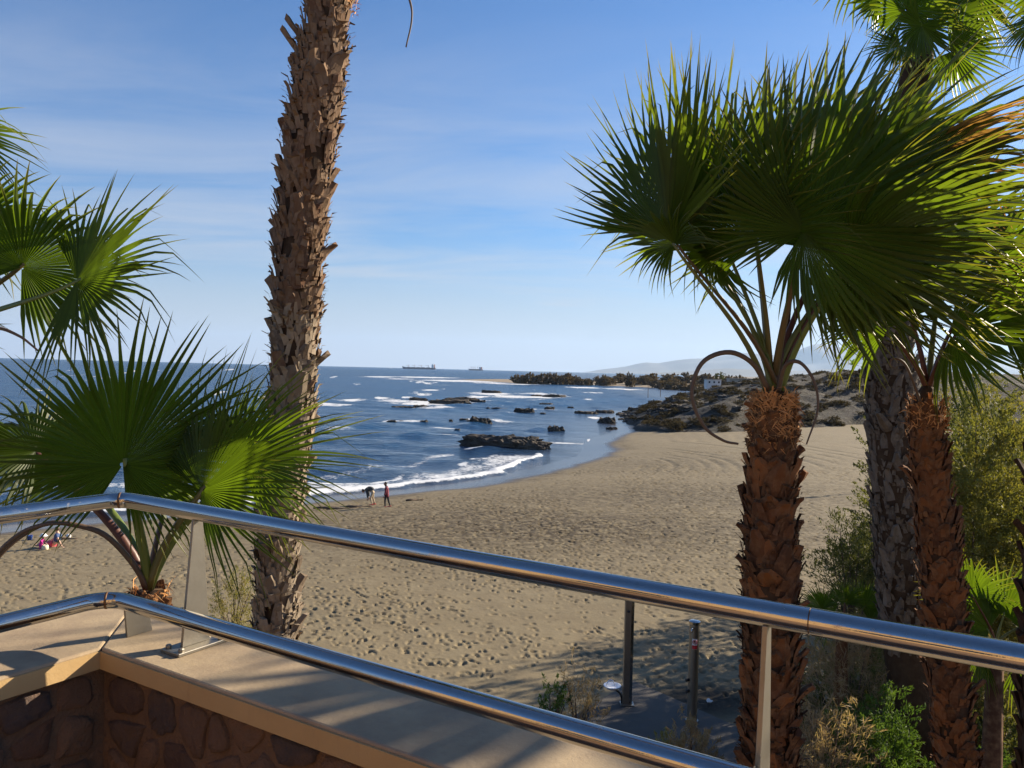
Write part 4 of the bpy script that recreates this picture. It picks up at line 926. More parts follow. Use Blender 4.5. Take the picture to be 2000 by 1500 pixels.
for i, (px, py, w, h) in enumerate([(975, 801, 32, 5), (953, 799, 10, 4), (1072, 800, 20, 7), (1068, 790, 28, 3), (765, 826, 20, 6), (783, 824, 10, 3), (828, 826, 16, 6), (880, 823, 8, 4), (905, 821, 18, 4), (893, 841, 12, 4), (400, 812, 34, 11), (1115, 797, 12, 3), (1060, 808, 12, 2)]):
    rock(px, py, w, h, 'small dark rock tip breaking the surface of the bay', 'small rock tips in the bay', i * 2 + 90, 3, 0.6)
for i, (px, py, w, h) in enumerate([(1188, 827, 34, 12), (1145, 809, 42, 6), (1183, 807, 40, 6), (1196, 839, 22, 5), (1222, 812, 36, 7)]):
    rock(px, py, w, h, 'black boulder in the water off the headland point', 'boulders off the headland point', i * 3 + 120, 4, 0.7)
rgr = random.Random(12); RM = [rock_mesh(i * 9 + 3.3, 3, 1, 0.85, 0.8, 1.3) for i in range(6)]
for i in range(75):
    t = rgr.random(); px = 1212 + 250 * t ** 1.15; py = 848 - 26 * (1 - t) - rgr.uniform(0, 26) - 2; px += rgr.uniform(-6, 6)
    c = onz(px, py, 0.6); o = bpy.data.objects.new('rock', rgr.choice(RM)); link(o); s = rgr.uniform(.35, 1.15); o.scale = (s * rgr.uniform(.8, 1.6), s, s * rgr.uniform(.5, .9)); o.rotation_euler[2] = rgr.uniform(0, 6)
    zz = max(float(head_z(np.array([c[0]]), np.array([c[1]]))[0]), ground(c[0], c[1]), 0.0); o.location = (c[0], c[1], zz + 0.1 * s); tag(o, 'rough dark boulder at the foot of the headland', 'rock', 'boulders at the foot of the headland')

# ================================================================== BUSHES AND TREES
def plumes(seed, n, per, rx, ry, rz, plen, ll, lw, up=0.5, hollow=0.35, lump=0.35):
    """feathery foliage: n sprays spread through an uneven ellipsoid, each with small leaf faces; base of the ellipsoid at z = 0"""
    g = np.random.default_rng(seed); d = g.normal(size=(n, 3)); d /= np.linalg.norm(d, axis=1)[:, None]
    rr = hollow + (1 - hollow) * g.uniform(0, 1, n) ** 0.5
    lob = 1 + lump * (np.sin(d[:, 0] * 4.1 + seed) * np.sin(d[:, 1] * 3.7 + seed * 2) + np.sin(d[:, 2] * 5 + d[:, 0] * 3 + seed)) * .6
    p = d * rr[:, None] * lob[:, None] * V((rx, ry, rz)) + V((0, 0, rz)); p[:, 2] = np.maximum(p[:, 2], 0.05 * rz)
    ax = d * 0.7 + g.normal(size=(n, 3)) * 0.35 + V((0, 0, up)); ax /= np.linalg.norm(ax, axis=1)[:, None]; sh = g.uniform(0, 1, n)
    t = g.uniform(0, 1, (n, per)); L = plen * g.uniform(.6, 1.3, n)
    q = p[:, None, :] + ax[:, None, :] * (t * L[:, None])[..., None] + g.normal(size=(n, per, 3)) * (plen * 0.13 * (1.1 - t))[..., None]
    q[..., 2] -= (t ** 2) * (L[:, None]) * .25
    la = ax[:, None, :] * 0.9 + g.normal(size=(n, per, 3)) * 0.55; la /= np.linalg.norm(la, axis=2)[..., None]
    si = np.cross(la, g.normal(size=(n, per, 3))); si /= np.linalg.norm(si, axis=2)[..., None] + 1e-9
    l = ll * g.uniform(.6, 1.4, (n, per, 1)); w = lw * g.uniform(.7, 1.3, (n, per, 1))
    v = np.stack([q - la * l * .5, q + si * w, q + la * l * .5, q - si * w], 2).reshape(-1, 3); v[:, 2] = np.maximum(v[:, 2], 0.0)
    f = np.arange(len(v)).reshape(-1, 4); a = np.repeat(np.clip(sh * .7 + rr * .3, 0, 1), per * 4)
    return v, f, a, p
def twigs(p, base, r0, r1, step=1):
    b = MB()
    for k in range(0, len(p), step):
        e = p[k]; m = base * .5 + e * .5 + V((0, 0, (e[2] - base[2]) * .12)); b.tube([base, m, e], [r0, (r0 + r1) / 2, r1], 4, cap=False)
    return b
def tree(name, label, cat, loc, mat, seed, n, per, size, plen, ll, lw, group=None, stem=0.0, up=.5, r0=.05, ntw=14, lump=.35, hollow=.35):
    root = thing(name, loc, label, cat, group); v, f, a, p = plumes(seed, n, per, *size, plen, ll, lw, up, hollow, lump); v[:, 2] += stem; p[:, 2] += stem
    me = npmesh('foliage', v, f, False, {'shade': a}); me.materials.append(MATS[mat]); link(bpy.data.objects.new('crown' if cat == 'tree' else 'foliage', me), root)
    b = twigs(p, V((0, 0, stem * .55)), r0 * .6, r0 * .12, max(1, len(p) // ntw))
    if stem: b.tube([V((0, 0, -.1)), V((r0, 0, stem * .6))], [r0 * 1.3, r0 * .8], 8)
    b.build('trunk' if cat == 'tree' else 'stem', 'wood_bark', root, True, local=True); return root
def gat(px, py, D): q = at(px, py, D); return q
def bush_px(name, label, cat, px, ptop, D, half, mat, seed, n, per, plen, ll, lw, zfrac=1.0, **kw):
    """a bush or tree standing on the ground at depth D, its top at pixel ptop, half width in px"""
    top = at(px, ptop, D); z0 = ground(top[0], top[1]); h = top[2] - z0; rx = half * D / FPX
    rz = h * zfrac / 2; stem = h * (1 - zfrac); return tree(name, label, cat, (top[0], top[1], z0), mat, seed, n, per, (rx, rx * .9, rz * .93), plen, ll, lw, stem=stem, **kw)
T = 'tamarisk trees beside the palms'
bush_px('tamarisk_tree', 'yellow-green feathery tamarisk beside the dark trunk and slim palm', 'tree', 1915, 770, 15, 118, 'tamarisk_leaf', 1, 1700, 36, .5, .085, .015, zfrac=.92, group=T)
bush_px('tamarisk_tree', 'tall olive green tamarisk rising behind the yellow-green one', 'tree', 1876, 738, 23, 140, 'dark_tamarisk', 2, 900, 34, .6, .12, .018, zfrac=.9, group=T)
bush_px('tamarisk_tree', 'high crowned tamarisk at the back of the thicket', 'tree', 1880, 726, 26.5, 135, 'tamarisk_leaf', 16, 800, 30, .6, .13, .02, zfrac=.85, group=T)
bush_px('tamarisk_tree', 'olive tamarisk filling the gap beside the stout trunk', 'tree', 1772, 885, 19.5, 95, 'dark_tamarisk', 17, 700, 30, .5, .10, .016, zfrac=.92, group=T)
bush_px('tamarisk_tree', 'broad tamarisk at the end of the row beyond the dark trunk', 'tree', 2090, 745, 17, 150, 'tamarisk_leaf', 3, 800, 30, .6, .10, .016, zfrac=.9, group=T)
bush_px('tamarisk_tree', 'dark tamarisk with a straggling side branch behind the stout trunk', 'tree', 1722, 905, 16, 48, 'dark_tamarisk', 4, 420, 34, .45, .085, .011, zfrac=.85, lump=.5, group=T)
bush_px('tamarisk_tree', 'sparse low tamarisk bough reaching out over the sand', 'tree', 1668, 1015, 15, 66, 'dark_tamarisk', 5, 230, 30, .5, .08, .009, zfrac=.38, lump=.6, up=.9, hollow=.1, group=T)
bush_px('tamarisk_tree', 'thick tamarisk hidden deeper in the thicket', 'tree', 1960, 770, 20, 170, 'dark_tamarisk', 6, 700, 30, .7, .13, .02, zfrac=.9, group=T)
G = 'undergrowth below the palms'
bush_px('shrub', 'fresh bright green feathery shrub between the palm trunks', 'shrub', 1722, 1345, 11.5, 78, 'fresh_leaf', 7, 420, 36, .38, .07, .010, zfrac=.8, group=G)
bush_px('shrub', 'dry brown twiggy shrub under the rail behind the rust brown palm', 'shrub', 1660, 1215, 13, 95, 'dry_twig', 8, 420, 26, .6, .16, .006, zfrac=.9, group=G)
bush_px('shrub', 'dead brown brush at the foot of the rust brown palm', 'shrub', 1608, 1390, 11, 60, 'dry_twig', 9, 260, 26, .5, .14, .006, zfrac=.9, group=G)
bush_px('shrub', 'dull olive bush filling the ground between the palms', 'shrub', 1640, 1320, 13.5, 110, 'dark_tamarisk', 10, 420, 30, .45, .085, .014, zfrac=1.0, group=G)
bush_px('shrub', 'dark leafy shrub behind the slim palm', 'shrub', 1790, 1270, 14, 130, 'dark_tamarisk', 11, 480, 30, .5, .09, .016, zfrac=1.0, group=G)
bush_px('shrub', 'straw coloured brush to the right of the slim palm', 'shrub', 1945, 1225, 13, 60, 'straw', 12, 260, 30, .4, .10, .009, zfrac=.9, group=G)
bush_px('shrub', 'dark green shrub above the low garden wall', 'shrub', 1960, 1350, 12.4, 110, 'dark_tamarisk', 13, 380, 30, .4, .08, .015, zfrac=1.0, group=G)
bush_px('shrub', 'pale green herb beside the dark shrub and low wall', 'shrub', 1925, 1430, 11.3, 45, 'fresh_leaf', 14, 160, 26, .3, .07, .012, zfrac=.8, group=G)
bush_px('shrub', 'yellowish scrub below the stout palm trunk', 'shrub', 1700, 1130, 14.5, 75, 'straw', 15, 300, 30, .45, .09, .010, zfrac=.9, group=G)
# young fan palms in the undergrowth
def young_palm(px, py, D, fr, label):
    c = at(px, py, D); z0 = ground(c[0], c[1]); r = thing('young_fan_palm', (c[0], c[1], z0), label, 'palm tree', 'young palms in the undergrowth')
    b = MB().tube([V((c[0], c[1], z0 - .1)), V((c[0], c[1], (z0 + c[2]) / 2)), c], [.16, .13, .09], 10).build('trunk', 'bark_red', r, True)
    for i, (hp, an, R, kw) in enumerate(fr): pfrond(r, c, hp, D + kw.pop('dD', 0), an, R, seed=int(px) + i, nseg=34, pet=(.02, .01), **kw)
young_palm(1645, 1240, 13, [((1605, 1190), 118, 70, dict(yaw=20, spread=85, droop=.2)), ((1650, 1180), 85, 62, dict(yaw=35, spread=80, droop=.2)), ((1690, 1185), 62, 70, dict(yaw=-20, spread=90, droop=.2)), ((1625, 1210), 150, 70, dict(yaw=-20, spread=90, droop=.3)), ((1700, 1215), 25, 70, dict(yaw=20, spread=90, droop=.3))], 'young fan palm with spiky fronds at the edge of the sand')
young_palm(1945, 1260, 10, [((1900, 1165), 105, 115, dict(yaw=30, spread=95, droop=.2)), ((1960, 1200), 70, 130, dict(yaw=10, spread=110, droop=.25)), ((1930, 1230), 140, 120, dict(yaw=-30, spread=100, droop=.3)), ((2000, 1220), 40, 120, dict(yaw=20, spread=110, droop=.3)), ((1915, 1280), 200, 90, dict(yaw=20, spread=100, droop=.3)), ((1990, 1290), -10, 120, dict(yaw=-20, spread=110, droop=.4))], 'bright green young fan palm beside the dark trunk')
# low garden walls
for (a, c, h, w, lb) in ((gpx(1880, 1500), gpx(2080, 1440), .45, .5, 'low pale concrete garden wall catching the sun'), (gpx(1950, 1385), gpx(2080, 1360), .5, .3, 'thin concrete kerb wall deeper in the garden')):
    dd = nrm((c - a) * V((1, 1, 0))); e = np.cross(ZZ, dd); L = np.linalg.norm(c - a); r = thing('garden_wall', a, lb, 'wall')
    MB().box((a + c) / 2 + ZZ * (h / 2 - .1), (L, w * .8, h), (dd, e, ZZ)).build('wall_body', 'concrete_slab', r, bevel=.01); MB().box((a + c) / 2 + ZZ * (h - .06), (L + .04, w, .08), (dd, e, ZZ)).build('cap', 'coping_concrete', r, bevel=.01)
# beach plants
bush_px('shrub', 'thin yellow-green broom on the sand beside the tall palm trunk', 'shrub', 458, 1098, 20.5, 34, 'straw', 21, 150, 26, .4, .09, .008, zfrac=.95, up=1.2)
bush_px('shrub', 'green weed and dry stalks growing beside the beach shower slab', 'shrub', 1080, 1325, 15.2, 26, 'fresh_leaf', 22, 60, 26, .28, .09, .010, zfrac=1.0, up=1.3)
bush_px('shrub', 'dry stalky weed with green tips beside the drinking fountain', 'shrub', 1130, 1305, 15.4, 34, 'dry_twig', 23, 70, 22, .5, .16, .006, zfrac=1.0, up=1.5)
bush_px('shrub', 'straw coloured grass tuft in front of the round shower post', 'shrub', 1352, 1402, 13.6, 48, 'dry_twig', 24, 130, 26, .32, .12, .007, zfrac=1.0, up=1.3)
bush_px('shrub', 'sparse green weeds by the coping near the shower slab', 'shrub', 1300, 1425, 13.9, 28, 'straw', 25, 60, 22, .25, .09, .008, zfrac=1.0, up=1.3)
# scrub on the headland, bushes on the spit and plain: copies of a few bushes
def bush_kind(mat, n, seeds, per, size, plen, ll, lw):
    out = []
    for s in seeds:
        v, f, a, p = plumes(s, n, per, *size, plen, ll, lw, .4, .3); me = npmesh('foliage', v, f, False, {'shade': a}); me.materials.append(MATS[mat]); out.append(me)
    return out
SCRUB = bush_kind('scrub_leaf', 90, (31, 32, 33, 34), 16, (1, 1, .5), .35, .22, .045); SPIT = bush_kind('spit_leaf', 150, (41, 42, 43), 22, (1, 1, .55), .35, .22, .05)
rgs = random.Random(77); n = 0
while n < 280:
    px = rgs.uniform(1215, 1720); dd = rgs.uniform(112, 185); c = at(px, 760, dd); hd = float(head_d(np.array([c[0]]), np.array([c[1]]))[0])
    if hd < 1.0 or (rgs.random() < .45 and fbm(c[0] / 8, c[1] / 8, 2, 71) < .5): continue
    o = bpy.data.objects.new('scrub_bush', rgs.choice(SCRUB)); link(o); s = rgs.uniform(.45, 1.15); o.scale = (s * rgs.uniform(.9, 1.5), s, s * rgs.uniform(.6, 1.0)); o.rotation_euler[2] = rgs.uniform(0, 6)
    o.location = (c[0], c[1], float(head_z(np.array([c[0]]), np.array([c[1]]))[0]) - .12); tag(o, 'low dark scrub bush on the headland', 'bush', 'scrub on the headland'); n += 1
for i, (px, w, h, dd) in enumerate([(1012, 22, 15, 545), (1032, 30, 17, 550), (1055, 24, 17, 545), (1072, 16, 19, 560), (1090, 30, 17, 550), (1106, 26, 18, 555), (1120, 22, 15, 560), (1138, 24, 12, 545), (1150, 18, 11, 555), (1178, 24, 17, 560), (1190, 26, 12, 570), (1208, 20, 11, 590), (1230, 20, 23, 540), (1246, 22, 13, 570), (1262, 26, 14, 560), (1282, 28, 14, 520), (1300, 26, 15, 480), (1318, 30, 15, 470), (1338, 26, 14, 460), (1360, 26, 13, 450), (1270, 30, 14, 640), (1310, 34, 16, 620), (1350, 34, 17, 600), (1380, 34, 18, 560), (1420, 34, 18, 520), (1450, 34, 17, 520), (1600, 34, 17, 480), (1640, 36, 18, 470), (1690, 34, 16, 460), (1215, 30, 12, 690)]):
    c = at(px, 745, dd); z0 = plain_z(c[0], c[1]); o = bpy.data.objects.new('shore_bush', SPIT[i % 3]); link(o); o.scale = (w * dd / FPX / 2 * 1.25, w * dd / FPX / 2, h * dd / FPX * .95); o.location = (c[0], c[1], z0 - .1); o.rotation_euler[2] = i * 1.7
    tag(o, 'rounded tamarisk bush on the sand spit and plain', 'bush', 'bushes on the spit')
# spiky date palm on the headland skyline
c = at(1665, 742, 185); z0 = float(head_z(np.array([c[0]]), np.array([c[1]]))[0]); r = thing('date_palm', (c[0], c[1], z0), 'small spiky palm on the headland skyline', 'palm tree')
MB().tube([V((c[0], c[1], z0 - .2)), V((c[0], c[1], z0 + 1.4))], [.3, .25], 8).build('trunk', 'bark_core', r, True)
for k in range(16):
    a = k * 2.4; e = rad(10 + 70 * k / 16); d0 = V((math.cos(a) * math.cos(e), math.sin(a) * math.cos(e), math.sin(e))); s0 = V((c[0], c[1], z0 + 1.35)); b = MB(); sd = nrm(np.cross(d0, ZZ))
    for j in range(12):
        t = .15 + .85 * j / 11; p = s0 + d0 * 2.2 * t - ZZ * t * t * .7
        for sg in (-1, 1): b.add([p, p + d0 * .12, p + d0 * .25 + sd * sg * .55 * (1.1 - t * .7) - ZZ * .05], [(0, 1, 2)], tip=[.2] * 3, shade=[.5] * 3)
    b.build('frond', 'palm_leaf', r)
# houses, tree and poles beyond the headland
def house(px, py, D, w, h, dp, mat, label, wins):
    c = at(px, py, D); z0 = c[2] - h * .9; z0 = min(z0, 6); r = thing('house', (c[0], c[1], z0), label, 'house'); o = c.copy(); o[2] = z0
    MB().box(o + ZZ * (h / 2 - 1), (w, dp, h + 2)).build('wall_body', mat, r); MB().box(o + ZZ * (h + .1), (w + .4, dp + .4, .25)).build('roof', 'house_tan', r)
    for k in range(wins): MB().box(o + V((-w / 2 + (k + .5) * w / wins, -dp / 2 - .01, h * .55)), (w / wins * .35, .08, h * .35)).build('window', 'window_dark', r)
house(1392, 741, 260, 4.6, 1.7, 4, 'house_white', 'small white house beyond the headland', 3)
house(1452, 741, 250, 9.5, 2.2, 4, 'house_tan', 'long low tan house beside the white house', 5)
v, f, a, p = plumes(51, 120, 24, 1.6, 1.6, 1.2, .5, .3, .08)
c = at(1406, 736, 262); r = thing('round_tree', (c[0], c[1], c[2] - 1.8), 'dark round tree standing behind the white house', 'tree'); me = npmesh('crown', v + V((0, 0, .7)), f, False, {'shade': a}); me.materials.append(MATS['dark_tamarisk']); link(bpy.data.objects.new('crown', me), r)
MB().tube([V((0, 0, -2)), V((0, 0, 1.6))], [.16, .1], 6).build('trunk', 'wood_bark', r, local=True)
for px, py0, py1, D, lb in ((1266, 746, 764, 178, 'thin pole on the seaward slope of the headland'), (1290, 748, 762, 180, 'shorter pole inland of the seaward pole on the headland'), (1417, 729, 742, 240, 'pole between the white house and the long tan house'), (1621, 733, 748, 210, 'pole on the skyline near the spiky palm'), (1584, 730, 745, 260, 'far pole on the skyline between the palm fronds')):
    a = at(px, py0, D); c = at(px, py1, D); r = thing('utility_pole', c, lb, 'pole', 'poles on the headland')
    MB().tube([c - ZZ * 1.5, a], [.07, .05], 6).build('pole', 'wood_bark', r); MB().box(a - ZZ * .25, (.7, .06, .06)).build('crossarm', 'wood_bark', r)

# ================================================================== BEACH SHOWERS
slab = MB(); z = [gpx(*q) for q in ((1120, 1408), (1235, 1338), (1475, 1440), (1430, 1540), (1250, 1500))]
zt = max(q[2] for q in z) + .05
slab.prism([V((q[0], q[1], zt - .25)) for q in z][::-1], ZZ * .25); tag(slab.build('shower_slab', 'concrete_slab', bevel=.01), 'grey concrete slab under the beach showers', 'slab', kind='structure')
c = gpx(1224, 1385); c[2] = zt; H = 2.42
sp = thing('shower_post', c, 'square steel shower post with a small drinking fountain beside it', 'shower')
MB().box(c + ZZ * H / 2, (.20, .14, H), taper=.98).build('column', 'brushed_steel', sp, bevel=.012)
MB().box(c + V((.066, -.074, H / 2)), (.06, .012, H - .1)).build('service_panel', 'stainless', sp, bevel=.003)
MB().box(c + ZZ * .012, (.30, .24, .024)).build('base_plate', 'brushed_steel', sp, bevel=.004)
MB().lathe([(.03, 0), (.035, .02), (.02, .035)], c + V((-.03, -.10, 2.05)), 10).build('push_button', 'dark_iron', sp)
MB().tube([c + V((0, -.05, H - .05)), c + V((0, -.22, H + .02)), c + V((0, -.30, H - .06))], .022, 8).build('shower_head', 'stainless', sp, True)
c2 = gpx(1212, 1383); c2[2] = zt; df = thing('drinking_fountain', c2, 'white drinking bowl with a hooped spout on a curved dark arm', 'fountain')
top = at(1196, 1340, np.dot(c2 - CAM, F_)); hz_ = top[2] - c2[2]
MB().tube(bez(c2 + V((.02, -.03, 0)), c2 + V((.03, -.05, hz_ * .55)), V((top[0] + .16, top[1], top[2] - .12)), V((top[0] + .05, top[1], top[2] - .06)), 12), .025, 8).build('arm', 'dark_iron', df, True)
MB().lathe([(.03, -.07), (.12, -.055), (.185, 0), (.195, .02), (.18, .02), (.12, -.02), (.02, -.03)], top, 20).build('bowl', 'white_enamel', df, True)
MB().tube([top + V((-.13 + .09 * (1 - math.cos(a)), -.02, .0 + .14 * math.sin(a))) for a in np.linspace(0, math.pi, 10)], .014, 8).build('spout', 'white_enamel', df, True)
c = gpx(1351, 1415); c[2] = zt; tp = at(1348, 1212, np.dot(c - CAM, F_)); H = tp[2] - c[2]
s2 = thing('shower_post', c, 'round steel shower post with a red and white notice', 'shower'); rr = .105
MB().lathe([(rr, 0), (rr, H - .03), (rr * .98, H - .03), (rr * .98, H - .02)], c, 24).build('column', 'brushed_steel', s2, True, angle=40)
MB().lathe([(rr + .012, H - .05), (rr + .012, H), (rr * .8, H + .02)], c, 24).build('cap', 'stainless', s2, True, angle=40)
MB().lathe([(rr + .03, 0), (rr + .03, .02)], c, 24).build('base_plate', 'brushed_steel', s2)
def curved(z0, z1, a0, a1, r, mat, name, par, n=8):
    b = MB(); vs = []
    for k in range(n + 1):
        a = a0 + (a1 - a0) * k / n; o = V((math.sin(a), -math.cos(a), 0)); vs += [c + o * r + ZZ * z0, c + o * r + ZZ * z1]
    b.add(vs, [(2 * k, 2 * k + 2, 2 * k + 3, 2 * k + 1) for k in range(n)]); return b.build(name, mat, par)
ns = curved(H - .56, H - .34, -.62, .42, rr + .003, 'sign_white', 'notice', s2)
curved(H - .555, H - .475, -.60, .40, rr + .006, 'sign_red', 'red_band', ns)
ring = MB(); q0 = V((math.sin(-.1), -math.cos(-.1), 0)); t0 = V((math.cos(-.1), math.sin(-.1), 0)); ctr = c + q0 * (rr + .007) + ZZ * (H - .405)
ring.tube([ctr + (t0 * math.cos(a) + ZZ * math.sin(a)) * .042 for a in np.linspace(0, 2 * math.pi, 17)], .006, 5); ring.tube([ctr + (t0 * -.03 + ZZ * .03), ctr + (t0 * .03 - ZZ * .03)], .005, 5); ring.build('prohibition_ring', 'sign_red', ns)
pic = MB(); pic.box(ctr - ZZ * .004, (.018, .006, .036), (t0, q0, ZZ)); pic.box(ctr + ZZ * .022 + t0 * .004, (.024, .006, .01), (t0, q0, ZZ)); pic.build('pictogram', 'sign_black', ns)
for hz_, a in ((.72, -1.2), (.95, -1.1)):
    o = V((math.sin(a), -math.cos(a), 0)); MB().tube([c + o * rr + ZZ * (H - hz_ - .5), c + o * (rr + .07) + ZZ * (H - hz_ - .5)], [.03, .036], 10).build('push_button', 'dark_iron', s2, True)
MB().tube([c + V((-.03, -.1, H - .12)), c + V((-.10, -.20, H - .10)), c + V((-.12, -.25, H - .15))], .02, 8).build('shower_head', 'stainless', s2, True)
# litter
def litter(px, py, sz, mat, label):
    q = gpx(px, py); bm = bmesh.new(); bmesh.ops.create_icosphere(bm, subdivisions=2, radius=1)
    for v in bm.verts: n = mnoise.noise(v.co * 2.2 + Vector((px, py, 0))); v.co = Vector((v.co.x * sz * (1 + n * .6), v.co.y * sz * .8 * (1 + n * .5), (v.co.z * .6 + .5) * sz * (1 + n * .7)))
    me = bpy.data.meshes.new('litter'); bm.to_mesh(me); bm.free(); me.materials.append(MATS[mat]); o = link(bpy.data.objects.new('litter', me)); o.location = q; tag(o, label, 'litter')
litter(1386, 1372, .07, 'sign_white', 'crumpled white plastic bag on the wet sand by the round shower post')
litter(1812, 1408, .10, 'cloth_cream', 'pale scrap of litter under the slim palm')
# white notice boards beyond the stout trunk
q = gpx(1712, 960); dpt = np.dot(q - CAM, F_); nb = thing('notice_board', q, 'tilted white notice boards standing on the sand behind the stout trunk', 'sign'); A = at(1706, 893, dpt); 
MB().tube([q - ZZ * .2, V((q[0], q[1], A[2] + .3))], .05, 8).build('post', 'wood_bark', nb)
for i, (px, py, w, h, tl) in enumerate(((1707, 886, 22, 13, 20), (1708, 902, 20, 6, 28), (1716, 911, 16, 5, 0))):
    p = at(px, py, dpt - .1); k = dpt / FPX; e = nrm(R_ * math.cos(rad(tl)) + U_ * math.sin(rad(tl))); MB().box(p, (w * k, .04, h * k), (e, F_, np.cross(e, F_))).build('board', 'sign_white', nb, bevel=.01)
# driftwood at the tide line
for i, (px, py, L, a) in enumerate(((655, 994, 2.6, .1), (700, 991, 1.6, .2), (810, 978, 1.2, .4), (130, 1054, 1.0, .2))):
    q = gpx(px, py); d0 = V((math.cos(a), math.sin(a), 0)); b = MB(); pts = [q + d0 * (t - .5) * L + V((0, .06 * math.sin(t * 9 + i), .05 + .03 * math.sin(t * 7))) for t in np.linspace(0, 1, 8)]; b.tube(pts, [.05, .07, .08, .075, .07, .06, .05, .03], 7)
    b.tube([pts[3], pts[3] + V((.15, .2, .12))], [.03, .015], 5); tag(b.build('driftwood', 'driftwood', None, True), ['long dark driftwood branch lying at the tide line before the two walkers', 'shorter driftwood branch at the feet of the bending person', 'small driftwood stick on the tide line past the walkers', 'dark driftwood stick on the sand beside the sitting person'][i], 'driftwood')

# ================================================================== PEOPLE
def skin(name, J, E, mat, parent, sub=2, rootj=None):
    """continuous body grown along the skeleton edges with a Skin modifier; J: joint -> (x, y, z, radius)"""
    names = list(J); me = bpy.data.meshes.new(name); me.from_pydata([J[n][:3] for n in names], [(names.index(a), names.index(b)) for a, b in E], [])
    o = link(bpy.data.objects.new(name, me), parent); me.materials.append(MATS[mat]); o.modifiers.new('skin', 'SKIN'); sv = me.skin_vertices[0].data
    for i, n in enumerate(names):
        r = J[n][3]; sv[i].radius = r if hasattr(r, '__len__') else (r, r); sv[i].use_root = (n == (rootj or names[0]))
    m = o.modifiers.new('sub', 'SUBSURF'); m.levels = sub; m.render_levels = sub; return o
def head(parent, c, r, face, hair, yaw_vec, tilt=0.0, long=False):
    c = V(c); f = nrm(yaw_vec); s = np.cross(ZZ, f)
    up = nrm(ZZ - f * tilt); f = nrm(np.cross(s, up))
    def ell(cc, a, name, mat, n=10):
        b = MB(); vs = []; fs = []
        for i in range(n + 1):
            th = math.pi * i / n
            for k in range(12): ph = 2 * math.pi * k / 12; vs.append(cc + f * a[0] * math.sin(th) * math.cos(ph) + s * a[1] * math.sin(th) * math.sin(ph) + up * a[2] * math.cos(th))
        for i in range(n):
            for k in range(12): fs.append((i * 12 + k, i * 12 + (k + 1) % 12, (i + 1) * 12 + (k + 1) % 12, (i + 1) * 12 + k))
        b.add(vs, fs); return b.build(name, mat, parent, True, local=True)
    h = ell(c, (r * .92, r * .78, r * 1.15), 'head', face)
    b = MB(); b.add([c + f * r * .86 + up * r * .12, c + f * r * 1.12 - up * r * .22, c + f * r * .86 - up * r * .26 + s * r * .16, c + f * r * .86 - up * r * .26 - s * r * .16], [(0, 1, 2), (0, 3, 1), (1, 3, 2)]); b.build('nose', face, h, local=True)
    for sg in (-1, 1):
        b = MB(); b.box(c + f * r * .80 + s * sg * r * .32 + up * r * .1, (.08 * r + .004, .22 * r, .12 * r), (f, s, up)); b.build('eye', 'hair_dark', h, local=True)
        b = MB(); b.box(c + s * sg * r * .80, (.28 * r, .16 * r, .42 * r), (f, s, up)); b.build('ear', face, h, local=True, bevel=.01)
    b = MB(); b.box(c + f * r * .78 - up * r * .48, (.08 * r, .40 * r, .07 * r), (f, s, up)); b.build('mouth', 'shoe_red', h, local=True)
    ell(c + up * r * .22 - f * r * .16, (r * .95, r * .92, r * 1.08), 'hair', hair)
    if long: ell(c - f * r * .55 - up * r * .7, (r * .5, r * .8, r * 1.0), 'hair', hair)
    return h
HANDS = 5
def hand(parent, w, d0, n0, s, mat):
    """palm with four fingers and a thumb; w wrist, d0 pointing direction, n0 back-of-hand normal"""
    w, d0 = V(w), nrm(d0); n0 = nrm(V(n0) - d0 * (V(n0) @ d0)); sd = np.cross(n0, d0); b = MB(); b.box(w + d0 * .045 * s, (.09 * s, .075 * s, .028 * s), (d0, sd, n0))
    for k, L in enumerate((.065, .078, .072, .055)):
        p = w + d0 * .088 * s + sd * (-.028 + .0187 * k) * s; b.tube([p, p + d0 * L * .55 * s - n0 * .006 * s, p + d0 * L * .9 * s - n0 * .024 * s], [.0095 * s, .009 * s, .007 * s], 6)
    p = w + d0 * .03 * s - sd * .036 * s; b.tube([p, p + (d0 * .6 - sd * .8) * .03 * s, p + (d0 - sd * .6) * .052 * s - n0 * .01 * s], [.012 * s, .011 * s, .008 * s], 6); return b.build('hand', mat, parent, True, local=True)
def shoe(parent, p, d0, mat, s=1.0):
    p = V(p); d0 = nrm(d0); sd = np.cross(ZZ, d0); b = MB(); vs = []
    for (t, w, h) in ((-.07, .036, .085), (0, .042, .09), (.08, .048, .065), (.16, .042, .045), (.20, .022, .03)): vs += [p + d0 * t * s - sd * w * s, p + d0 * t * s - sd * w * .8 * s + ZZ * h * s, p + d0 * t * s + sd * w * .8 * s + ZZ * h * s, p + d0 * t * s + sd * w * s]
    fs = [(0, 1, 2, 3), (19, 18, 17, 16)]
    for k in range(4):
        for j in range(4): j2 = (j + 1) % 4; fs.append((k * 4 + j, (k + 1) * 4 + j, (k + 1) * 4 + j2, k * 4 + j2))
    b.add(vs, fs); return b.build('shoe', mat, parent, False, bevel=.008, local=True)

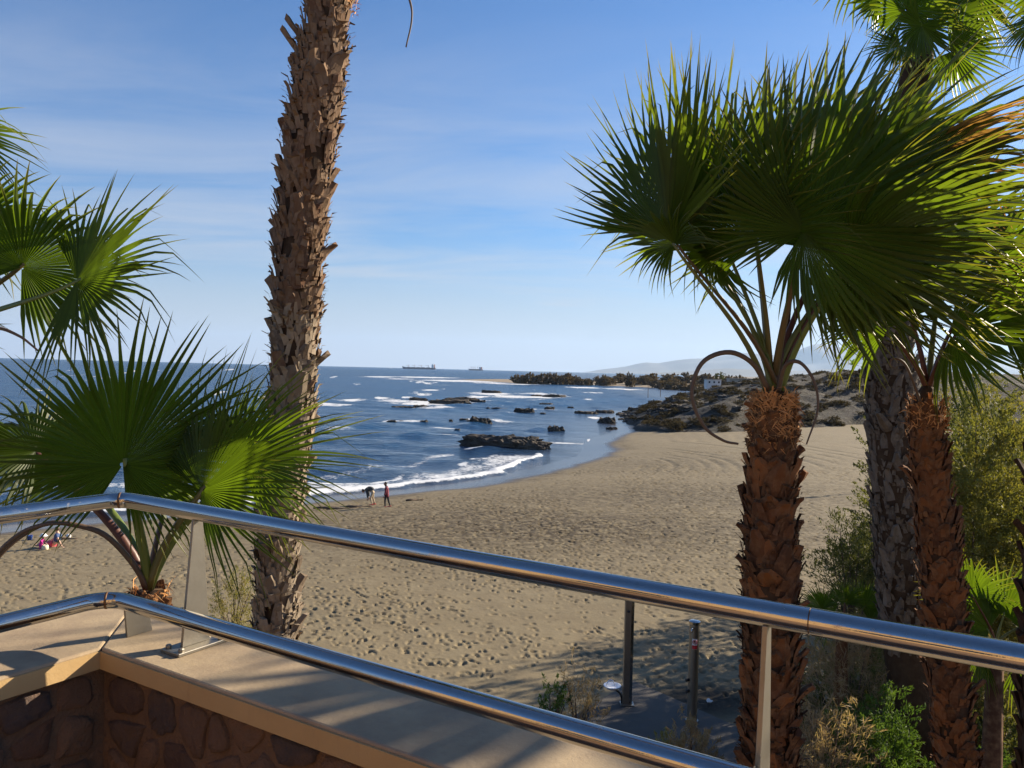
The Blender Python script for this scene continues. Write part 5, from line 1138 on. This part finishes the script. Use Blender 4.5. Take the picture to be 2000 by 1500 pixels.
# person in the burgundy coat, walking slowly with the head bent (local x to the right, y away from the camera)
q = gpx(755, 991); P1 = thing('person', q, 'person in a long burgundy coat and black trousers walking along the tide line', 'person', 'walkers at the tide line')
k = 0.97; S = lambda d: {n: (v[0] * k, v[1] * k, v[2] * k, v[3] * k if not hasattr(v[3], '__len__') else tuple(a * k for a in v[3])) for n, v in d.items()}
skin('body', S({'pelvis': (0, 0, .84, (.13, .10)), 'chest': (-.02, 0, 1.12, (.14, .10)), 'sh': (-.03, 0, 1.27, (.10, .08)), 'neck': (-.06, -.01, 1.36, .05), 'hd': (-.09, -.01, 1.43, .06),
     'hl': (-.04, -.09, .78, .09), 'kl': (-.09, -.09, .44, .065), 'al': (-.08, -.09, .09, .045), 'hr': (.04, .09, .78, .09), 'kr': (.09, .09, .44, .065), 'ar': (.20, .09, .10, .045),
     'sl': (-.03, -.17, 1.23, .06), 'el': (-.05, -.20, .98, .048), 'wl': (-.12, -.18, .76, .034), 'sr': (-.03, .17, 1.23, .06), 'er': (0, .20, .98, .048), 'wr': (-.06, .19, .75, .034)}),
     [('pelvis', 'chest'), ('chest', 'sh'), ('sh', 'neck'), ('neck', 'hd'), ('pelvis', 'hl'), ('hl', 'kl'), ('kl', 'al'), ('pelvis', 'hr'), ('hr', 'kr'), ('kr', 'ar'), ('sh', 'sl'), ('sl', 'el'), ('el', 'wl'), ('sh', 'sr'), ('sr', 'er'), ('er', 'wr')], 'cloth_black', P1)
skin('coat', S({'hem': (.02, 0, .62, (.19, .15)), 'hip': (.01, 0, .84, (.17, .14)), 'chest': (-.02, 0, 1.12, (.175, .135)), 'sh': (-.03, 0, 1.27, (.13, .10)), 'col': (-.05, 0, 1.35, .07),
     'sl': (-.03, -.18, 1.23, .08), 'el': (-.05, -.21, .98, .066), 'wl': (-.11, -.19, .79, .055), 'sr': (-.03, .18, 1.23, .08), 'er': (0, .21, .98, .066), 'wr': (-.05, .20, .78, .055)}),
     [('hem', 'hip'), ('hip', 'chest'), ('chest', 'sh'), ('sh', 'col'), ('sh', 'sl'), ('sl', 'el'), ('el', 'wl'), ('sh', 'sr'), ('sr', 'er'), ('er', 'wr')], 'coat_burgundy', P1)
head(P1, V((-.11, -.02, 1.48)) * k, .10 * k, 'skin', 'hair_dark', (-1, -.35, 0), .35, True)
hand(P1, V((-.13, -.18, .75)) * k, (-.3, 0, -1), (0, -1, 0), k, 'skin'); hand(P1, V((-.07, .19, .74)) * k, (-.2, 0, -1), (0, 1, 0), k, 'skin')
shoe(P1, V((-.08, -.09, 0)) * k, (-1, -.2, 0), 'shoe_red', k); shoe(P1, V((.20, .09, .02)) * k, (-1, -.1, 0), 'shoe_red', k)
# person bending down to the sand
q = gpx(725, 986); P2 = thing('person', q, 'person in a dark jacket and pale trousers bending down to the wet sand', 'person', 'walkers at the tide line'); k = 1.0
skin('body', S({'pelvis': (.10, 0, .86, (.13, .13)), 'chest': (-.16, 0, 1.00, (.12, .15)), 'sh': (-.30, 0, .98, (.09, .12)), 'neck': (-.40, 0, .93, .05), 'hd': (-.46, 0, .89, .06),
     'hl': (.10, -.09, .80, .09), 'kl': (-.02, -.10, .45, .062), 'al': (.06, -.10, .09, .042), 'hr': (.10, .09, .80, .09), 'kr': (.08, .12, .45, .062), 'ar': (.20, .12, .09, .042),
     'sl': (-.29, -.17, .95, .055), 'el': (-.22, -.19, .68, .044), 'wl': (-.20, -.16, .44, .032), 'sr': (-.29, .17, .95, .055), 'er': (-.20, .19, .68, .044), 'wr': (-.16, .16, .46, .032)}),
     [('pelvis', 'chest'), ('chest', 'sh'), ('sh', 'neck'), ('neck', 'hd'), ('pelvis', 'hl'), ('hl', 'kl'), ('kl', 'al'), ('pelvis', 'hr'), ('hr', 'kr'), ('kr', 'ar'), ('sh', 'sl'), ('sl', 'el'), ('el', 'wl'), ('sh', 'sr'), ('sr', 'er'), ('er', 'wr')], 'cloth_khaki', P2)
skin('jacket', S({'hip': (.14, 0, .87, (.16, .17)), 'mid': (-.02, 0, .99, (.16, .18)), 'chest': (-.18, 0, 1.02, (.16, .18)), 'sh': (-.31, 0, .98, (.11, .14)), 'col': (-.38, 0, .945, .075),
     'sl': (-.29, -.18, .95, .075), 'el': (-.22, -.20, .68, .062), 'wl': (-.20, -.17, .47, .05), 'sr': (-.29, .18, .95, .075), 'er': (-.20, .20, .68, .062), 'wr': (-.16, .17, .49, .05)}),
     [('hip', 'mid'), ('mid', 'chest'), ('chest', 'sh'), ('sh', 'col'), ('sh', 'sl'), ('sl', 'el'), ('el', 'wl'), ('sh', 'sr'), ('sr', 'er'), ('er', 'wr')], 'jacket_dark', P2)
head(P2, (-.52, 0, .86), .10, 'skin', 'hair_brown', (-1, 0, 0), -.9)
hand(P2, (-.20, -.16, .43), (0, 0, -1), (0, -1, 0), 1, 'skin'); hand(P2, (-.16, .16, .45), (0, 0, -1), (0, 1, 0), 1, 'skin')
shoe(P2, (.06, -.10, 0), (-1, -.1, 0), 'shoe_red'); shoe(P2, (.20, .12, 0), (-1, .1, 0), 'shoe_red')
# person sitting on the sand, leaning back on one arm
q = gpx(108, 1068); P3 = thing('person', q, 'person in a blue shirt and pink shorts sitting on the sand leaning on one arm', 'person'); k = 1.0
skin('body', S({'pelvis': (0, 0, .13, (.14, .13)), 'chest': (.10, .0, .42, (.15, .12)), 'sh': (.11, 0, .58, (.10, .10)), 'neck': (.09, 0, .68, .05), 'hd': (.07, 0, .74, .06),
     'hl': (-.10, -.09, .12, .085), 'kl': (-.44, -.14, .16, .06), 'al': (-.80, -.10, .07, .045), 'fl': (-.86, -.10, .15, .04), 'hr': (-.10, .10, .12, .085), 'kr': (-.44, .14, .20, .06), 'ar': (-.78, .16, .07, .045), 'fr': (-.84, .16, .15, .04),
     'sl': (.13, -.17, .55, .055), 'el': (.30, -.22, .30, .042), 'wl': (.42, -.22, .07, .032), 'sr': (.10, .17, .55, .055), 'er': (-.10, .22, .36, .042), 'wr': (-.28, .16, .27, .032)}),
     [('pelvis', 'chest'), ('chest', 'sh'), ('sh', 'neck'), ('neck', 'hd'), ('pelvis', 'hl'), ('hl', 'kl'), ('kl', 'al'), ('al', 'fl'), ('pelvis', 'hr'), ('hr', 'kr'), ('kr', 'ar'), ('ar', 'fr'), ('sh', 'sl'), ('sl', 'el'), ('el', 'wl'), ('sh', 'sr'), ('sr', 'er'), ('er', 'wr')], 'skin', P3)
skin('shirt', S({'hip': (.02, 0, .17, (.165, .15)), 'chest': (.10, .0, .42, (.175, .145)), 'sh': (.11, 0, .58, (.12, .12)), 'col': (.10, 0, .65, .065), 'sl': (.13, -.17, .55, .075), 'el': (.20, -.20, .43, .06), 'sr': (.10, .17, .55, .075), 'er': (.02, .20, .46, .06)}),
     [('hip', 'chest'), ('chest', 'sh'), ('sh', 'col'), ('sh', 'sl'), ('sl', 'el'), ('sh', 'sr'), ('sr', 'er')], 'shirt_blue', P3)
skin('shorts', S({'pelvis': (.0, 0, .13, (.16, .15)), 'hl': (-.12, -.09, .13, .11), 'kl': (-.42, -.14, .16, .085), 'hr': (-.12, .10, .13, .11), 'kr': (-.42, .14, .20, .085)}), [('pelvis', 'hl'), ('hl', 'kl'), ('pelvis', 'hr'), ('hr', 'kr')], 'shorts_pink', P3)
head(P3, (.05, 0, .80), .105, 'skin', 'hair_brown', (-1, -.3, 0), .2)
hand(P3, (.43, -.22, .05), (.9, -.2, -.15), (0, 0, 1), 1, 'skin'); hand(P3, (-.29, .16, .26), (-1, 0, -.2), (0, 0, 1), 1, 'skin')
# child crouching in magenta with a white hat
q = gpx(78, 1072); P4 = thing('person', q, 'small child in magenta with a white hat crouching on the sand', 'person'); k = .62
skin('body', S({'pelvis': (.0, 0, .26, (.13, .13)), 'chest': (.10, 0, .52, (.13, .11)), 'sh': (.14, 0, .64, (.09, .09)), 'neck': (.18, 0, .72, .05), 'hd': (.20, 0, .77, .06),
     'hl': (.02, -.10, .22, .085), 'kl': (.24, -.14, .40, .06), 'al': (.08, -.13, .07, .045), 'hr': (.02, .10, .22, .085), 'kr': (.24, .14, .40, .06), 'ar': (.08, .13, .07, .045),
     'sl': (.15, -.16, .60, .05), 'el': (.30, -.18, .44, .04), 'wl': (.42, -.12, .28, .03), 'sr': (.15, .16, .60, .05), 'er': (.30, .18, .44, .04), 'wr': (.42, .12, .28, .03)}),
     [('pelvis', 'chest'), ('chest', 'sh'), ('sh', 'neck'), ('neck', 'hd'), ('pelvis', 'hl'), ('hl', 'kl'), ('kl', 'al'), ('pelvis', 'hr'), ('hr', 'kr'), ('kr', 'ar'), ('sh', 'sl'), ('sl', 'el'), ('el', 'wl'), ('sh', 'sr'), ('sr', 'er'), ('er', 'wr')], 'cloth_magenta', P4)
head(P4, V((.25, 0, .86)) * k, .125 * k, 'skin', 'hair_brown', (1, -.4, 0), .2)
MB().lathe([(.17, .0), (.175, .012), (.105, .025), (.10, .09), (.05, .115)], V((.24, 0, .93)) * k, 14).build('hat', 'sign_white', P4, True, local=True)
hand(P4, V((.43, -.12, .26)) * k, (.5, 0, -1), (1, 0, .5), k, 'skin'); hand(P4, V((.43, .12, .26)) * k, (.5, 0, -1), (1, 0, .5), k, 'skin')
shoe(P4, V((.08, -.13, 0)) * k, (1, -.1, 0), 'cloth_magenta', k); shoe(P4, V((.08, .13, 0)) * k, (1, .1, 0), 'cloth_magenta', k)
q = gpx(88, 1074); tb = thing('beach_bag', q, 'cream beach bag standing on the sand before the sitting person', 'bag'); MB().lathe([(.09, 0), (.13, .02), (.14, .14), (.12, .22), (.10, .22), (.10, .16)], q, 14).build('bag_body', 'cloth_cream', tb, True); MB().tube([q + V((-.1 * math.cos(a), 0, .2 + .12 * math.sin(a))) for a in np.linspace(0, math.pi, 9)], .008, 5).build('handle', 'cloth_cream', tb)
q = gpx(58, 1055); bk = thing('toy_bucket', q, 'small dark blue toy bucket on the sand', 'bucket'); MB().lathe([(.09, 0), (.13, .22), (.14, .23), (.125, .22), (.085, .02)], q, 14).build('pail', 'plastic_blue', bk, True); MB().tube([q + V((-.13 * math.cos(a), 0, .22 + .10 * math.sin(a))) for a in np.linspace(0, math.pi, 9)], .006, 5).build('handle', 'plastic_blue', bk)
q = gpx(134, 1051); bl = MB().lathe([(.11 * math.sin(a), .11 - .11 * math.cos(a)) for a in np.linspace(.05, 3.09, 9)], q, 14).build('ball', 'sign_white', None, True); tag(bl, 'white ball lying on the sand behind the sitting person', 'ball')

# ================================================================== SHIPS
def ship(px, pyw, D, L, label, hull_c, facing, cranes, heads):
    p = at(px, pyw, D); p[2] = 0; r = thing('cargo_ship', p, label, 'ship'); f = V((math.cos(facing), math.sin(facing), 0)); s = np.cross(ZZ, f); Bm = L * .075; h = L * .05
    def pt(t, w, z): return p + f * (t * L) + s * (w * Bm) + ZZ * z
    b = MB(); vs = []; st = [(-.5, .8, h * 1.0), (-.47, 1, h), (.36, 1, h), (.44, .6, h * 1.25), (.5, .03, h * 1.55)]
    for t, w, z in st: vs += [pt(t - (.03 if t > .4 else 0), -w * .8, -2), pt(t, -w, z), pt(t, w, z), pt(t - (.03 if t > .4 else 0), w * .8, -2)]
    fs = [(0, 1, 2, 3), (19, 18, 17, 16)]
    for k in range(4):
        for j in range(4): fs.append((k * 4 + j, (k + 1) * 4 + j, (k + 1) * 4 + (j + 1) % 4, k * 4 + (j + 1) % 4))
    b.add(vs, fs); b.build('hull', hull_c, r)
    sz = V((L * .07, Bm * 1.7, L * .085)); c = pt(-.42, 0, h + sz[2] / 2); br = MB().box(c, sz, (f, s, ZZ)).build('superstructure', 'ship_white', r)
    MB().box(c + ZZ * (sz[2] * .5 + L * .008), (sz[0] * .8, sz[1] * 1.2, L * .016), (f, s, ZZ)).build('bridge', 'ship_white', br)
    MB().box(pt(-.465, 0, h + L * .05), (L * .03, Bm * .6, L * .10), (f, s, ZZ), .8).build('funnel', 'ship_red', r)
    MB().tube([c + ZZ * sz[2] * .5, c + ZZ * (sz[2] * .5 + L * .05)], L * .003, 5).build('mast', 'ship_crane', br)
    for t in heads:
        cr = MB().tube([pt(t, 0, h), pt(t, 0, h + cranes)], L * .007, 6).build('crane', 'ship_crane', r); MB().tube([pt(t, 0, h + cranes * .8), pt(t + .09, 0, h + cranes * .75)], L * .004, 5).build('jib', 'ship_crane', cr)
    for k in range(5): MB().box(pt(-.28 + k * .145, 0, h + L * .006), (L * .10, Bm * 1.2, L * .012), (f, s, ZZ)).build('hatch', 'ship_crane', r)
ship(818, 720, 5200, 222, 'long bulk carrier with white bridge on the horizon', 'ship_hull', math.pi * .985, 17, (-.28, -.08, .12, .30))
ship(928, 722, 5600, 170, 'smaller cargo ship seen at an angle on the horizon', 'ship_hull', math.pi * .70, 20, (-.2, 0, .15, .3))
